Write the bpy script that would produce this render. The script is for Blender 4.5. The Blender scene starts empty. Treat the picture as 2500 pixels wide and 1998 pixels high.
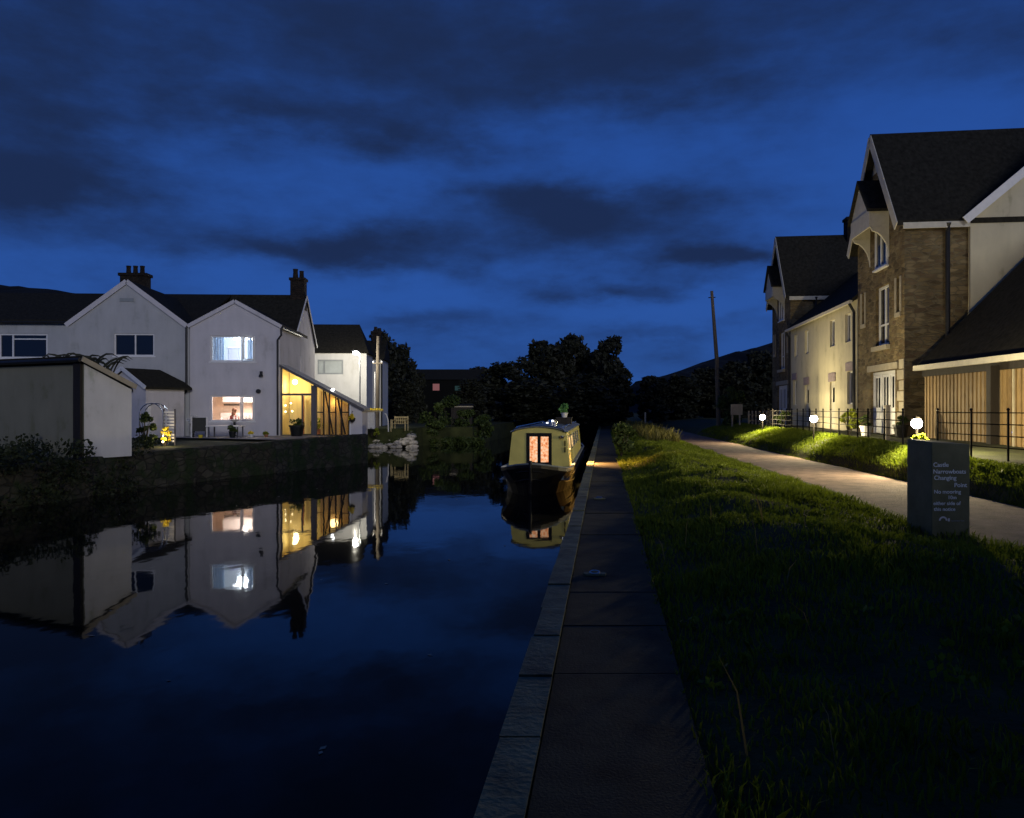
import bpy, math, random
import numpy as np
from mathutils import Vector, Matrix, noise as mnoise

R = math.radians
rnd = random.Random(7)
C = bpy.context.scene.collection
sc = bpy.context.scene

# ------------------------------------------------------------------ camera
EYE = 2.4                                     # eye above the water
cam = bpy.data.objects.new('camera', bpy.data.cameras.new('camera'))
C.objects.link(cam)
cam.location = (0, 0, EYE)
cam.rotation_euler = (R(90), 0, 0)
cam.data.sensor_width = 36
cam.data.lens = 28.25
cam.data.clip_end = 3000
sc.camera = cam
sc.view_settings.view_transform = 'Standard'
sc.view_settings.look = 'None'
sc.view_settings.exposure = 0
sc.view_settings.gamma = 1

# ------------------------------------------------------------------ dusk sky
SUN_EL, SUN_AZ = R(15), R(162)                # added fill for the house fronts, behind the camera to the right
world = bpy.data.worlds.new('World')
sc.world = world
world.use_nodes = True
W = world.node_tree
for n in list(W.nodes): W.nodes.remove(n)
def wn(t, **k):
    n = W.nodes.new(t)
    for a, v in k.items(): setattr(n, a, v)
    return n
def wm(op, a, b=None, c=None):
    n = wn('ShaderNodeMath', operation=op)
    for i, v in enumerate((a, b, c)):
        if v is None: continue
        if isinstance(v, (int, float)): n.inputs[i].default_value = v
        else: W.links.new(v, n.inputs[i])
    return n.outputs[0]
sky = wn('ShaderNodeTexSky', sky_type='NISHITA')
sky.sun_disc = False
sky.sun_elevation = R(-3.0)
sky.sun_rotation = SUN_AZ
sky.ozone_density = 4.0
tc = wn('ShaderNodeTexCoord')
sep = wn('ShaderNodeSeparateXYZ')
W.links.new(tc.outputs['Generated'], sep.inputs[0])
az0 = wm('ARCTAN2', sep.outputs[0], sep.outputs[1])
el0 = wm('ARCSINE', sep.outputs[2])
comb = wn('ShaderNodeCombineXYZ')
W.links.new(az0, comb.inputs[0]); W.links.new(wm('MULTIPLY', el0, 2.4), comb.inputs[1])
nz = wn('ShaderNodeTexNoise'); nz.inputs['Scale'].default_value = 4.2; nz.inputs['Detail'].default_value = 6; nz.inputs['Roughness'].default_value = .58
W.links.new(comb.outputs[0], nz.inputs['Vector'])
sepc = wn('ShaderNodeSeparateColor'); W.links.new(nz.outputs['Color'], sepc.inputs[0])
az = wm('MULTIPLY_ADD', wm('SUBTRACT', sepc.outputs[0], .5), .34, az0)
el = wm('MULTIPLY_ADD', wm('SUBTRACT', sepc.outputs[1], .5), .14, el0)
# cloud banks: azimuth, elevation, half sizes, weight (directions in the sky)
BANKS = [(.10, .232, .20, .050, .95), (.02, .262, .12, .03, .5), (.12, .385, .25, .055, .85), (-.42, .41, .36, .09, .6), (-.56, .30, .13, .10, .8),
         (-.22, .345, .17, .03, .6), (.13, .148, .09, .018, .8), (-.20, .188, .20, .026, .65), (.235, .185, .07, .016, .8),
         (-.52, .245, .17, .03, .6), (-.12, .10, .14, .02, .6), (.20, .088, .10, .012, .5), (.58, .42, .12, .10, .45),
         (.0, .50, .5, .06, .4), (-1.4, .3, .5, .12, .7), (1.4, .35, .5, .12, .7), (2.6, .3, .6, .15, .7), (-2.5, .4, .6, .15, .7), (0, .95, 1.5, .2, .5), (-.10, .44, .25, .05, .5), (-.33, .20, .2, .03, .45), (.30, .45, .2, .07, .4), (-.02, .06, .3, .02, .3)]
tot = None
for a, e, ra, re, w in BANKS:
    da = wm('MULTIPLY', wm('SUBTRACT', az, a), 1/ra); de = wm('MULTIPLY', wm('SUBTRACT', el, e), 1/re)
    d2 = wm('ADD', wm('MULTIPLY', da, da), wm('MULTIPLY', de, de))
    g = wm('MULTIPLY', wm('POWER', 2.718, wm('MULTIPLY', d2, -1.0)), w)
    tot = g if tot is None else wm('ADD', tot, g)
nz2 = wn('ShaderNodeTexNoise'); nz2.inputs['Scale'].default_value = 5.2; nz2.inputs['Detail'].default_value = 8; nz2.inputs['Roughness'].default_value = .6
W.links.new(comb.outputs[0], nz2.inputs['Vector'])
cl = wm('ADD', tot, wm('MULTIPLY', wm('SUBTRACT', nz2.outputs['Fac'], .50), 1.7))
mr = wn('ShaderNodeMapRange', interpolation_type='SMOOTHSTEP')
mr.inputs['From Min'].default_value = -.15; mr.inputs['From Max'].default_value = 1.15
W.links.new(cl, mr.inputs['Value'])
mx = wn('ShaderNodeMix', data_type='RGBA')
W.links.new(mr.outputs[0], mx.inputs[0])
tint = wn('ShaderNodeMix', data_type='RGBA', blend_type='MULTIPLY'); tint.inputs[0].default_value = 1
W.links.new(sky.outputs[0], tint.inputs[6]); SKY_TINT = tint
tint.inputs[7].default_value = (.30, .42, .62, 1)
gr = wn('ShaderNodeValToRGB'); ge = gr.color_ramp.elements
ge[0].position, ge[0].color = 0, (.024, .085, .31, 1)
ge[1].position, ge[1].color = 1, (.0075, .022, .090, 1)
for p_, c_ in ((.14, (.022, .086, .345, 1)), (.32, (.018, .074, .315, 1)), (.55, (.0105, .040, .175, 1))):
    q_ = ge.new(p_); q_.color = c_
W.links.new(wm('MULTIPLY', el0, 1.0), gr.inputs[0])
dusk = wn('ShaderNodeMix', data_type='RGBA', blend_type='ADD'); dusk.inputs[0].default_value = 1
grs = wn('ShaderNodeMix', data_type='RGBA', blend_type='MULTIPLY'); grs.inputs[0].default_value = 1
W.links.new(gr.outputs[0], grs.inputs[6]); grs.inputs[7].default_value = (1/.15, 1/.15, 1/.15, 1)
W.links.new(tint.outputs[2], dusk.inputs[6]); W.links.new(grs.outputs[2], dusk.inputs[7])
W.links.new(dusk.outputs[2], mx.inputs[6])
mx.inputs[7].default_value = (.0085, .021, .072, 1)      # cloud undersides (before strength)
SKY_CLOUD = mx
bg = wn('ShaderNodeBackground'); bg.inputs['Strength'].default_value = .15
W.links.new(mx.outputs[2], bg.inputs['Color'])
wo = wn('ShaderNodeOutputWorld'); W.links.new(bg.outputs[0], wo.inputs['Surface'])
k = 1 / .15
mx.inputs[7].default_value = (.0112*k, .025*k, .081*k, 1)

sun = bpy.data.objects.new('sun', bpy.data.lights.new('sun', 'SUN'))
C.objects.link(sun)
sun.data.energy = .66
sun.data.angle = R(14)
sun.data.color = (.97, .97, 1.0)
sd = Vector((math.sin(SUN_AZ)*math.cos(SUN_EL), math.cos(SUN_AZ)*math.cos(SUN_EL), math.sin(SUN_EL)))
sun.rotation_euler = (-sd).to_track_quat('-Z', 'Y').to_euler()

# ------------------------------------------------------------------ helpers
def tag(o, label=None, cat=None, group=None, kind=None):
    if label: o['label'] = label
    if cat: o['category'] = cat
    if group: o['group'] = group
    if kind: o['kind'] = kind
    return o

def thing(name, label, cat, loc=(0, 0, 0), rz=0, group=None):
    o = bpy.data.objects.new(name, None)
    o.empty_display_size = .2
    C.objects.link(o)
    o.location = loc; o.rotation_euler = (0, 0, rz)
    return tag(o, label, cat, group)

class MB:
    def __init__(s): s.v = []; s.f = []; s.m = []
    def face(s, pts, mi=0):
        i = len(s.v); s.v += [tuple(p) for p in pts]; s.f.append(tuple(range(i, i+len(pts)))); s.m.append(mi); return s
    def box(s, x0, x1, y0, y1, z0, z1, mi=0):
        i = len(s.v)
        s.v += [(x0,y0,z0),(x1,y0,z0),(x1,y1,z0),(x0,y1,z0),(x0,y0,z1),(x1,y0,z1),(x1,y1,z1),(x0,y1,z1)]
        for f in ((0,3,2,1),(4,5,6,7),(0,1,5,4),(1,2,6,5),(2,3,7,6),(3,0,4,7)):
            s.f.append(tuple(i+k for k in f)); s.m.append(mi)
        return s
    def bar(s, a, b, w, d=None, up=(0, 0, 1), mi=0):
        a, b = Vector(a), Vector(b); d = w if d is None else d
        t = (b-a).normalized(); u = Vector(up)
        if abs(t.dot(u)) > .98: u = Vector((0, 1, 0))
        x = t.cross(u).normalized(); y = x.cross(t).normalized()
        i = len(s.v)
        for p in (a, b):
            for sx, sy in ((-1,-1),(1,-1),(1,1),(-1,1)):
                s.v.append(tuple(p + x*(sx*w/2) + y*(sy*d/2)))
        for f in ((0,1,2,3),(7,6,5,4),(0,4,5,1),(1,5,6,2),(2,6,7,3),(3,7,4,0)):
            s.f.append(tuple(i+k for k in f)); s.m.append(mi)
        return s
    def tube(s, pts, r, n=8, mi=0, cap=True):
        pts = [Vector(p) for p in pts]
        rs = r if isinstance(r, (list, tuple)) else [r]*len(pts)
        i = len(s.v)
        for k, p in enumerate(pts):
            t = (pts[min(k+1, len(pts)-1)] - pts[max(k-1, 0)]).normalized()
            u = Vector((0, 0, 1)) if abs(t.z) < .95 else Vector((1, 0, 0))
            x = t.cross(u).normalized(); y = t.cross(x).normalized()
            for q in range(n):
                a = 2*math.pi*q/n
                s.v.append(tuple(p + x*(rs[k]*math.cos(a)) + y*(rs[k]*math.sin(a))))
        for k in range(len(pts)-1):
            for q in range(n):
                s.f.append((i+k*n+q, i+k*n+(q+1) % n, i+(k+1)*n+(q+1) % n, i+(k+1)*n+q)); s.m.append(mi)
        if cap:
            s.f.append(tuple(i+q for q in range(n))[::-1]); s.m.append(mi)
            e = i+(len(pts)-1)*n
            s.f.append(tuple(e+q for q in range(n))); s.m.append(mi)
        return s
    def lathe(s, prof, n=14, c=(0, 0, 0), mi=0):
        return s.tube_prof(prof, n, c, mi)
    def tube_prof(s, prof, n, c, mi):
        i = len(s.v)
        for r, z in prof:
            for q in range(n):
                a = 2*math.pi*q/n
                s.v.append((c[0]+r*math.cos(a), c[1]+r*math.sin(a), c[2]+z))
        for k in range(len(prof)-1):
            for q in range(n):
                s.f.append((i+k*n+q, i+k*n+(q+1) % n, i+(k+1)*n+(q+1) % n, i+(k+1)*n+q)); s.m.append(mi)
        s.f.append(tuple(i+q for q in range(n))[::-1]); s.m.append(mi)
        e = i+(len(prof)-1)*n
        s.f.append(tuple(e+q for q in range(n))); s.m.append(mi)
        return s
    def ball(s, c, r, n=12, m=8, sz=1.0, mi=0):
        prof = [(max(1e-4, r*math.sin(math.pi*k/m)), -r*sz*math.cos(math.pi*k/m)) for k in range(m+1)]
        return s.tube_prof(prof, n, c, mi)
    def prism(s, poly, a, b, mi=0):                     # poly points offset by vectors a and b
        a, b = Vector(a), Vector(b); i = len(s.v); n = len(poly)
        s.v += [tuple(Vector(p)+a) for p in poly] + [tuple(Vector(p)+b) for p in poly]
        s.f.append(tuple(range(i, i+n))); s.m.append(mi)
        s.f.append(tuple(range(i+2*n-1, i+n-1, -1))); s.m.append(mi)
        for k in range(n):
            s.f.append((i+k, i+n+k, i+n+(k+1) % n, i+(k+1) % n)); s.m.append(mi)
        return s
    def wall(s, p, u, w, z0, z1, holes=(), thick=.25, inn=None, mi=0):
        """vertical wall from point p along unit u (xy); holes (u0,u1,z0,z1) with reveals going along inn."""
        u = Vector((u[0], u[1], 0)); p = Vector((p[0], p[1], 0))
        inn = Vector((-u.y, u.x, 0)) if inn is None else Vector(inn)
        us = sorted({0, w, *[h[0] for h in holes], *[h[1] for h in holes]})
        zs = sorted({z0, z1, *[h[2] for h in holes], *[h[3] for h in holes]})
        P = lambda a, z, d=0: tuple(p + u*a + inn*d + Vector((0, 0, z)))
        for a, b in zip(us, us[1:]):
            for c, d in zip(zs, zs[1:]):
                if any(h[0]-1e-6 <= a and b <= h[1]+1e-6 and h[2]-1e-6 <= c and d <= h[3]+1e-6 for h in holes): continue
                s.face([P(a, c), P(b, c), P(b, d), P(a, d)], mi)
        for a, b, c, d in holes:
            s.face([P(a, c), P(a, d), P(a, d, thick), P(a, c, thick)], mi)
            s.face([P(b, d), P(b, c), P(b, c, thick), P(b, d, thick)], mi)
            s.face([P(a, d), P(b, d), P(b, d, thick), P(a, d, thick)], mi)
            s.face([P(b, c), P(a, c), P(a, c, thick), P(b, c, thick)], mi)
        return s
    def build(s, name, mats, parent=None, loc=None, rz=0, smooth=False):
        me = bpy.data.meshes.new(name)
        me.from_pydata(s.v, [], s.f)
        for m in (mats if isinstance(mats, (list, tuple)) else [mats]): me.materials.append(m)
        if any(s.m): me.polygons.foreach_set('material_index', s.m)
        if smooth: me.polygons.foreach_set('use_smooth', [True]*len(s.f))
        me.update()
        o = bpy.data.objects.new(name, me); C.objects.link(o)
        if parent is not None: o.parent = parent
        if loc is not None: o.location = loc
        o.rotation_euler = (0, 0, rz)
        return o

def copy_tree(o, parent=None):
    c = o.copy(); C.objects.link(c)
    if parent is not None: c.parent = parent
    for ch in list(o.children): copy_tree(ch, c)
    return c

def light(name, kind, loc, energy, color, parent=None, size=.1, rot=None, **kw):
    l = bpy.data.lights.new(name, kind); l.energy = energy; l.color = color
    if kind == 'AREA': l.size = size
    else: l.shadow_soft_size = size
    for a, v in kw.items(): setattr(l, a, v)
    o = bpy.data.objects.new(name, l); C.objects.link(o); o.location = loc
    if rot is not None: o.rotation_euler = rot
    if parent is not None: o.parent = parent
    return o

# ------------------------------------------------------------------ materials
def newmat(name):
    m = bpy.data.materials.new(name); m.use_nodes = True
    nt = m.node_tree; b = nt.nodes['Principled BSDF']
    return m, nt, b
def coords(nt, scale=(1, 1, 1), kind='Object'):
    t = nt.nodes.new('ShaderNodeTexCoord'); mp = nt.nodes.new('ShaderNodeMapping')
    mp.inputs['Scale'].default_value = scale
    nt.links.new(t.outputs[kind], mp.inputs[0]); return mp.outputs[0]
def noise(nt, vec, scale, detail=5, rough=.6):
    n = nt.nodes.new('ShaderNodeTexNoise'); n.inputs['Scale'].default_value = scale
    n.inputs['Detail'].default_value = detail; n.inputs['Roughness'].default_value = rough
    nt.links.new(vec, n.inputs['Vector']); return n.outputs['Fac']
def ramp(nt, fac, stops):
    r = nt.nodes.new('ShaderNodeValToRGB'); e = r.color_ramp.elements
    e[0].position, e[0].color = stops[0][0], (*stops[0][1], 1); e[1].position, e[1].color = stops[-1][0], (*stops[-1][1], 1)
    for p, c in stops[1:-1]:
        q = e.new(p); q.color = (*c, 1)
    nt.links.new(fac, r.inputs[0]); return r.outputs[0]
def bump(nt, b, h, strength=.3, dist=.02):
    n = nt.nodes.new('ShaderNodeBump'); n.inputs['Strength'].default_value = strength; n.inputs['Distance'].default_value = dist
    nt.links.new(h, n.inputs['Height']); nt.links.new(n.outputs[0], b.inputs['Normal'])
def mul(c, k): return tuple(min(1, x*k) for x in c)

def mottled(name, col, scale=3, var=.3, rough=.8, bscale=40, bstr=.25, stretch=(1, 1, 1), spec=.3, metal=0, alt=None):
    m, nt, b = newmat(name); v = coords(nt, stretch)
    f = noise(nt, v, scale)
    nt.links.new(ramp(nt, f, [(.3, mul(col, 1-var)), (.7, alt or mul(col, 1+var))]), b.inputs['Base Color'])
    b.inputs['Roughness'].default_value = rough; b.inputs['Specular IOR Level'].default_value = spec; b.inputs['Metallic'].default_value = metal
    if bstr: bump(nt, b, noise(nt, v, bscale, 3), bstr)
    return m

def render_wall(name, col, stain=(.5, .5, .45)):
    m, nt, b = newmat(name); v = coords(nt)
    f = noise(nt, v, 1.1, 6); g = noise(nt, coords(nt, (2, 2, .5)), 1.2, 5)
    mixn = nt.nodes.new('ShaderNodeMath'); mixn.operation = 'MULTIPLY'; nt.links.new(f, mixn.inputs[0]); nt.links.new(g, mixn.inputs[1])
    nt.links.new(ramp(nt, mixn.outputs[0], [(.08, tuple(c*s for c, s in zip(col, stain))), (.2, mul(col, .93)), (.4, mul(col, 1.05))]), b.inputs['Base Color'])
    b.inputs['Roughness'].default_value = .9; b.inputs['Specular IOR Level'].default_value = .15
    bump(nt, b, noise(nt, v, 90, 2), .25, .01)
    return m

def stone(name, cols, mortar, sx=2.2, sz=5.5, moss=None):
    m, nt, b = newmat(name); v = coords(nt, (sx, sx, sz))
    nd = nt.nodes.new('ShaderNodeTexNoise'); nd.inputs['Scale'].default_value = 1.3; nt.links.new(v, nd.inputs['Vector'])
    ad = nt.nodes.new('ShaderNodeMix'); ad.data_type = 'RGBA'; ad.blend_type = 'ADD'; ad.inputs[0].default_value = .35
    nt.links.new(v, ad.inputs[6]); nt.links.new(nd.outputs['Color'], ad.inputs[7])
    vo = nt.nodes.new('ShaderNodeTexVoronoi'); vo.inputs['Scale'].default_value = 1; nt.links.new(ad.outputs[2], vo.inputs['Vector'])
    ve = nt.nodes.new('ShaderNodeTexVoronoi'); ve.feature = 'DISTANCE_TO_EDGE'; nt.links.new(ad.outputs[2], ve.inputs['Vector']); ve.inputs['Scale'].default_value = 1
    sp = nt.nodes.new('ShaderNodeSeparateColor'); nt.links.new(vo.outputs['Color'], sp.inputs[0])
    c = ramp(nt, sp.outputs[0], [(i/(len(cols)-1), q) for i, q in enumerate(cols)])
    mo = ramp(nt, ve.outputs[0], [(.03, (0, 0, 0)), (.10, (1, 1, 1))])
    mi = nt.nodes.new('ShaderNodeMix'); mi.data_type = 'RGBA'; nt.links.new(mo, mi.inputs[0]); mi.inputs[6].default_value = (*mortar, 1); nt.links.new(c, mi.inputs[7])
    out = mi.outputs[2]
    big = noise(nt, coords(nt), .9, 5)
    mm = nt.nodes.new('ShaderNodeMix'); mm.data_type = 'RGBA'; mm.blend_type = 'MULTIPLY'; mm.inputs[0].default_value = .8
    nt.links.new(out, mm.inputs[6]); nt.links.new(ramp(nt, big, [(.35, (.45, .42, .4)), (.65, (1.0, 1.0, 1.0))]), mm.inputs[7]); out = mm.outputs[2]
    if moss:
        mk = nt.nodes.new('ShaderNodeMix'); mk.data_type = 'RGBA'; nt.links.new(ramp(nt, noise(nt, coords(nt), 1.7, 6), [(.45, (0, 0, 0)), (.6, (1, 1, 1))]), mk.inputs[0])
        nt.links.new(out, mk.inputs[6]); mk.inputs[7].default_value = (*moss, 1); out = mk.outputs[2]
    nt.links.new(out, b.inputs['Base Color'])
    b.inputs['Roughness'].default_value = .9; b.inputs['Specular IOR Level'].default_value = .2
    bump(nt, b, mo, .6, .04)
    return m

def slate(name, col):
    m, nt, b = newmat(name); v = coords(nt)
    w = nt.nodes.new('ShaderNodeTexWave'); w.bands_direction = 'Z'; w.wave_profile = 'SAW'; w.inputs['Scale'].default_value = 1.4; w.inputs['Distortion'].default_value = .4
    nt.links.new(v, w.inputs['Vector'])
    f = noise(nt, coords(nt, (4, 4, 2)), 2)
    nt.links.new(ramp(nt, f, [(.3, mul(col, .6)), (.7, mul(col, 1.4))]), b.inputs['Base Color'])
    b.inputs['Roughness'].default_value = .75; b.inputs['Specular IOR Level'].default_value = .04
    bump(nt, b, w.outputs['Fac'], .5, .02)
    return m

def emit(name, col, strength, pattern=None):
    m, nt, b = newmat(name); nt.nodes.remove(b)
    e = nt.nodes.new('ShaderNodeEmission'); e.inputs['Strength'].default_value = strength
    if pattern:
        f = noise(nt, coords(nt, pattern[0]), pattern[1], 4)
        nt.links.new(ramp(nt, f, pattern[2]), e.inputs['Color'])
    else: e.inputs['Color'].default_value = (*col, 1)
    nt.links.new(e.outputs[0], nt.nodes['Material Output'].inputs[0])
    return m

def clear_glass(name, tintc=(1, 1, 1)):
    m, nt, b = newmat(name); nt.nodes.remove(b)
    t = nt.nodes.new('ShaderNodeBsdfTransparent'); t.inputs[0].default_value = (*tintc, 1)
    g = nt.nodes.new('ShaderNodeBsdfGlossy'); g.inputs['Roughness'].default_value = .02
    fr = nt.nodes.new('ShaderNodeFresnel'); fr.inputs[0].default_value = 1.45
    mix = nt.nodes.new('ShaderNodeMixShader')
    nt.links.new(fr.outputs[0], mix.inputs[0]); nt.links.new(t.outputs[0], mix.inputs[1]); nt.links.new(g.outputs[0], mix.inputs[2])
    nt.links.new(mix.outputs[0], nt.nodes['Material Output'].inputs[0])
    return m

def leafmat(name, a, b_, trans=.25):
    m, nt, b = newmat(name)
    g = nt.nodes.new('ShaderNodeNewGeometry')
    f = noise(nt, coords(nt), 2.5, 3)
    ad = nt.nodes.new('ShaderNodeMath'); ad.operation = 'MULTIPLY_ADD'; nt.links.new(g.outputs['Random Per Island'], ad.inputs[0]); ad.inputs[1].default_value = .5
    nt.links.new(f, ad.inputs[2])
    nt.links.new(ramp(nt, ad.outputs[0], [(.35, a), (.95, b_)]), b.inputs['Base Color'])
    b.inputs['Roughness'].default_value = .6; b.inputs['Specular IOR Level'].default_value = .25
    tr = nt.nodes.new('ShaderNodeBsdfTranslucent'); tr.inputs[0].default_value = (*mul(b_, 1.2), 1)
    mix = nt.nodes.new('ShaderNodeMixShader'); mix.inputs[0].default_value = trans
    nt.links.new(b.outputs[0], mix.inputs[1]); nt.links.new(tr.outputs[0], mix.inputs[2])
    nt.links.new(mix.outputs[0], nt.nodes['Material Output'].inputs[0])
    return m

def glossy_dark(name, col=(.012, .015, .02), rough=.06):
    m, nt, b = newmat(name); b.inputs['Base Color'].default_value = (*col, 1)
    b.inputs['Roughness'].default_value = rough
    bump(nt, b, noise(nt, coords(nt), 1.5, 1), .05, .02)
    return m

M = {}
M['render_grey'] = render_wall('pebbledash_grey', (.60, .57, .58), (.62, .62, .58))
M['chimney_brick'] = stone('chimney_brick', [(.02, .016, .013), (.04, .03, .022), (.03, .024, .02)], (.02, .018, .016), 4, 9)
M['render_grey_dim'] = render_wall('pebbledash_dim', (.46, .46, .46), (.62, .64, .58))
M['render_white'] = render_wall('render_white', (.66, .65, .62), (.75, .74, .68))
M['render_cream'] = render_wall('render_cream', (.60, .54, .38))
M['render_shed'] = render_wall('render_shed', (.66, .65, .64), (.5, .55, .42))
M['render_shed_dim'] = render_wall('render_shed_shaded', (.22, .21, .155), (.55, .6, .4))  # darker copy of the shed render: the front wall's shade put in its colour
M['slate'] = slate('slate', (.028, .026, .020))
M['slate_lean'] = slate('slate_lit', (.42, .40, .36))  # street lamp's light on the lean-to roof put into a paler slate
M['stone'] = stone('rubble_stone', [(.09, .065, .035), (.25, .185, .085), (.15, .10, .055), (.32, .24, .12), (.20, .16, .085)], (.20, .16, .09), 3.0, 8.5)
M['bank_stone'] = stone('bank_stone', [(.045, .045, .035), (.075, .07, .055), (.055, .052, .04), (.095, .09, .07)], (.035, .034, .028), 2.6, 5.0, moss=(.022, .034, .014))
M['dress'] = mottled('dressed_stone', (.38, .33, .24), 4, .15)
M['white_paint'] = mottled('white_paint', (.72, .71, .70), 6, .08, .5, 30, .05)
M['cream_paint'] = mottled('cream_paint', (.56, .52, .42), 5, .1, .6, 30, .05)
M['grey_frame'] = mottled('grey_frame', (.28, .30, .30), 6, .08, .5, 30, .05)
M['black_plastic'] = mottled('black_gutter', (.018, .018, .02), 6, .2, .45, 30, .05)
M['glass_dark'] = glossy_dark('window_glass')
M['glass'] = clear_glass('clear_glass')
M['timber_dark'] = mottled('dark_timber', (.020, .016, .013), 3, .3, .7, 25, .3, (6, 6, .6))
M['timber_grey'] = mottled('grey_timber', (.10, .095, .105), 3, .25, .7, 25, .3, (6, 6, .6))
M['timber_pole'] = mottled('pole_timber', (.12, .10, .075), 3, .3, .85, 25, .3, (8, 8, .4))
M['clad'] = leafmat('larch_boards', (.15, .10, .048), (.28, .19, .088), 0)
M['iron'] = mottled('fence_iron', (.010, .009, .008), 8, .3, .9, 40, .2, spec=.03)
M['lampwhite'] = emit('lamp_glow', (1, .96, .98), 45)
M['lampstreet'] = emit('street_lamp_glow', (1, .95, .93), 40)
M['bulb'] = emit('warm_bulb', (1, .78, .42), 12)
M['bulbwhite'] = emit('ceiling_bulb', (.95, .97, 1), 14)
M['hull'] = mottled('hull_black', (.005, .005, .0055), 5, .3, .45, 30, .08, spec=.25)
M['boat_cream'] = mottled('boat_paint', (.56, .49, .14), 2, .12, .38, 20, .04, spec=.5)
M['boat_grey'] = mottled('boat_roof', (.17, .19, .19), 3, .2, .35, 20, .05, spec=.5)
M['steel'] = mottled('bright_steel', (.55, .56, .57), 8, .15, .25, 40, .05, metal=1)
M['pathmat'] = mottled('path_gravel', (.20, .138, .112), 2.6, .42, .95, 30, .8)
M['paving'] = mottled('quay_paving', (.036, .032, .017), 3.5, .6, .85, 60, .25)
M['coping'] = mottled('coping_stone', (.15, .15, .075), 3.2, .6, .6, 20, .5, spec=.25)
M['patio'] = mottled('patio_stone', (.20, .20, .21), 2, .3, .85, 20, .3)
M['soil'] = mottled('ground_turf', (.030, .038, .010), 1.6, .5, .95, 14, .9, alt=(.055, .062, .018))
M['hill'] = mottled('hill_wood', (.0035, .004, .003), .05, .4, 1, .6, .8)
M['leaf_dark'] = leafmat('leaf_dark', (.016, .017, .011), (.028, .030, .017), .05)
M['leaf_mid'] = leafmat('leaf_mid', (.018, .032, .010), (.07, .10, .022), .2)
M['leaf_ivy'] = leafmat('leaf_ivy', (.008, .011, .006), (.03, .04, .014), .1)
M['leaf_lime'] = leafmat('leaf_lime', (.10, .14, .01), (.30, .33, .03), .25)
M['grass'] = leafmat('grass_blade', (.038, .056, .004), (.17, .22, .014), .3)
M['grass_dry'] = leafmat('grass_dry', (.12, .09, .03), (.26, .20, .07), .2)
M['grass_mix'] = leafmat('grass_mixed', (.05, .06, .012), (.17, .15, .035), .2)
M['lilac'] = mottled('lilac_brick', (.30, .24, .25), 9, .2)
M['bark'] = mottled('bark', (.04, .032, .024), 4, .4, .9, 20, .5, (4, 4, .8))
M['rock'] = mottled('garden_rock', (.42, .38, .32), 3, .4, .85, 12, .6)
M['signgreen'] = mottled('sign_paint', (.135, .14, .065), 3, .3, .6, 25, .15, alt=(.17, .165, .085))
M['signletter'] = mottled('sign_lettering', (.80, .84, .82), 30, .2, .6, 25, 0)
M['yellow'] = leafmat('yellow_flower', (.55, .40, .02), (.85, .68, .06), .2)
M['redcloth'] = mottled('red_cloth', (.22, .045, .05), 8, .3)
M['skin'] = mottled('skin', (.55, .33, .24), 8, .1, .5, 30, 0)
M['hair'] = mottled('hair', (.10, .04, .02), 12, .3, .5, 30, .2)
M['wood_bench'] = mottled('bench_wood', (.40, .32, .16), 4, .25, .7, 25, .2, (1, 6, 6))
M['plastic_white'] = mottled('plastic_white', (.68, .66, .64), 6, .1, .4, 30, 0)
M['terracotta'] = mottled('terracotta', (.33, .14, .07), 5, .25)
M['darkpot'] = mottled('dark_pot', (.010, .011, .010), 5, .3, .5)

# water: dark, near-still
m, nt, b = newmat('canal_water')
b.inputs['Base Color'].default_value = (.004, .0055, .005, 1)
b.inputs['Roughness'].default_value = .03
b.inputs['IOR'].default_value = 1.18
n1 = noise(nt, coords(nt, (1, .55, 1)), 1.1, 3, .5); n2 = noise(nt, coords(nt, (1, .5, 1)), 7, 2, .5)
ma = nt.nodes.new('ShaderNodeMath'); ma.operation = 'MULTIPLY_ADD'; nt.links.new(n2, ma.inputs[0]); ma.inputs[1].default_value = .06; nt.links.new(n1, ma.inputs[2])
bump(nt, b, ma.outputs[0], .085, .05)
M['water'] = m

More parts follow.
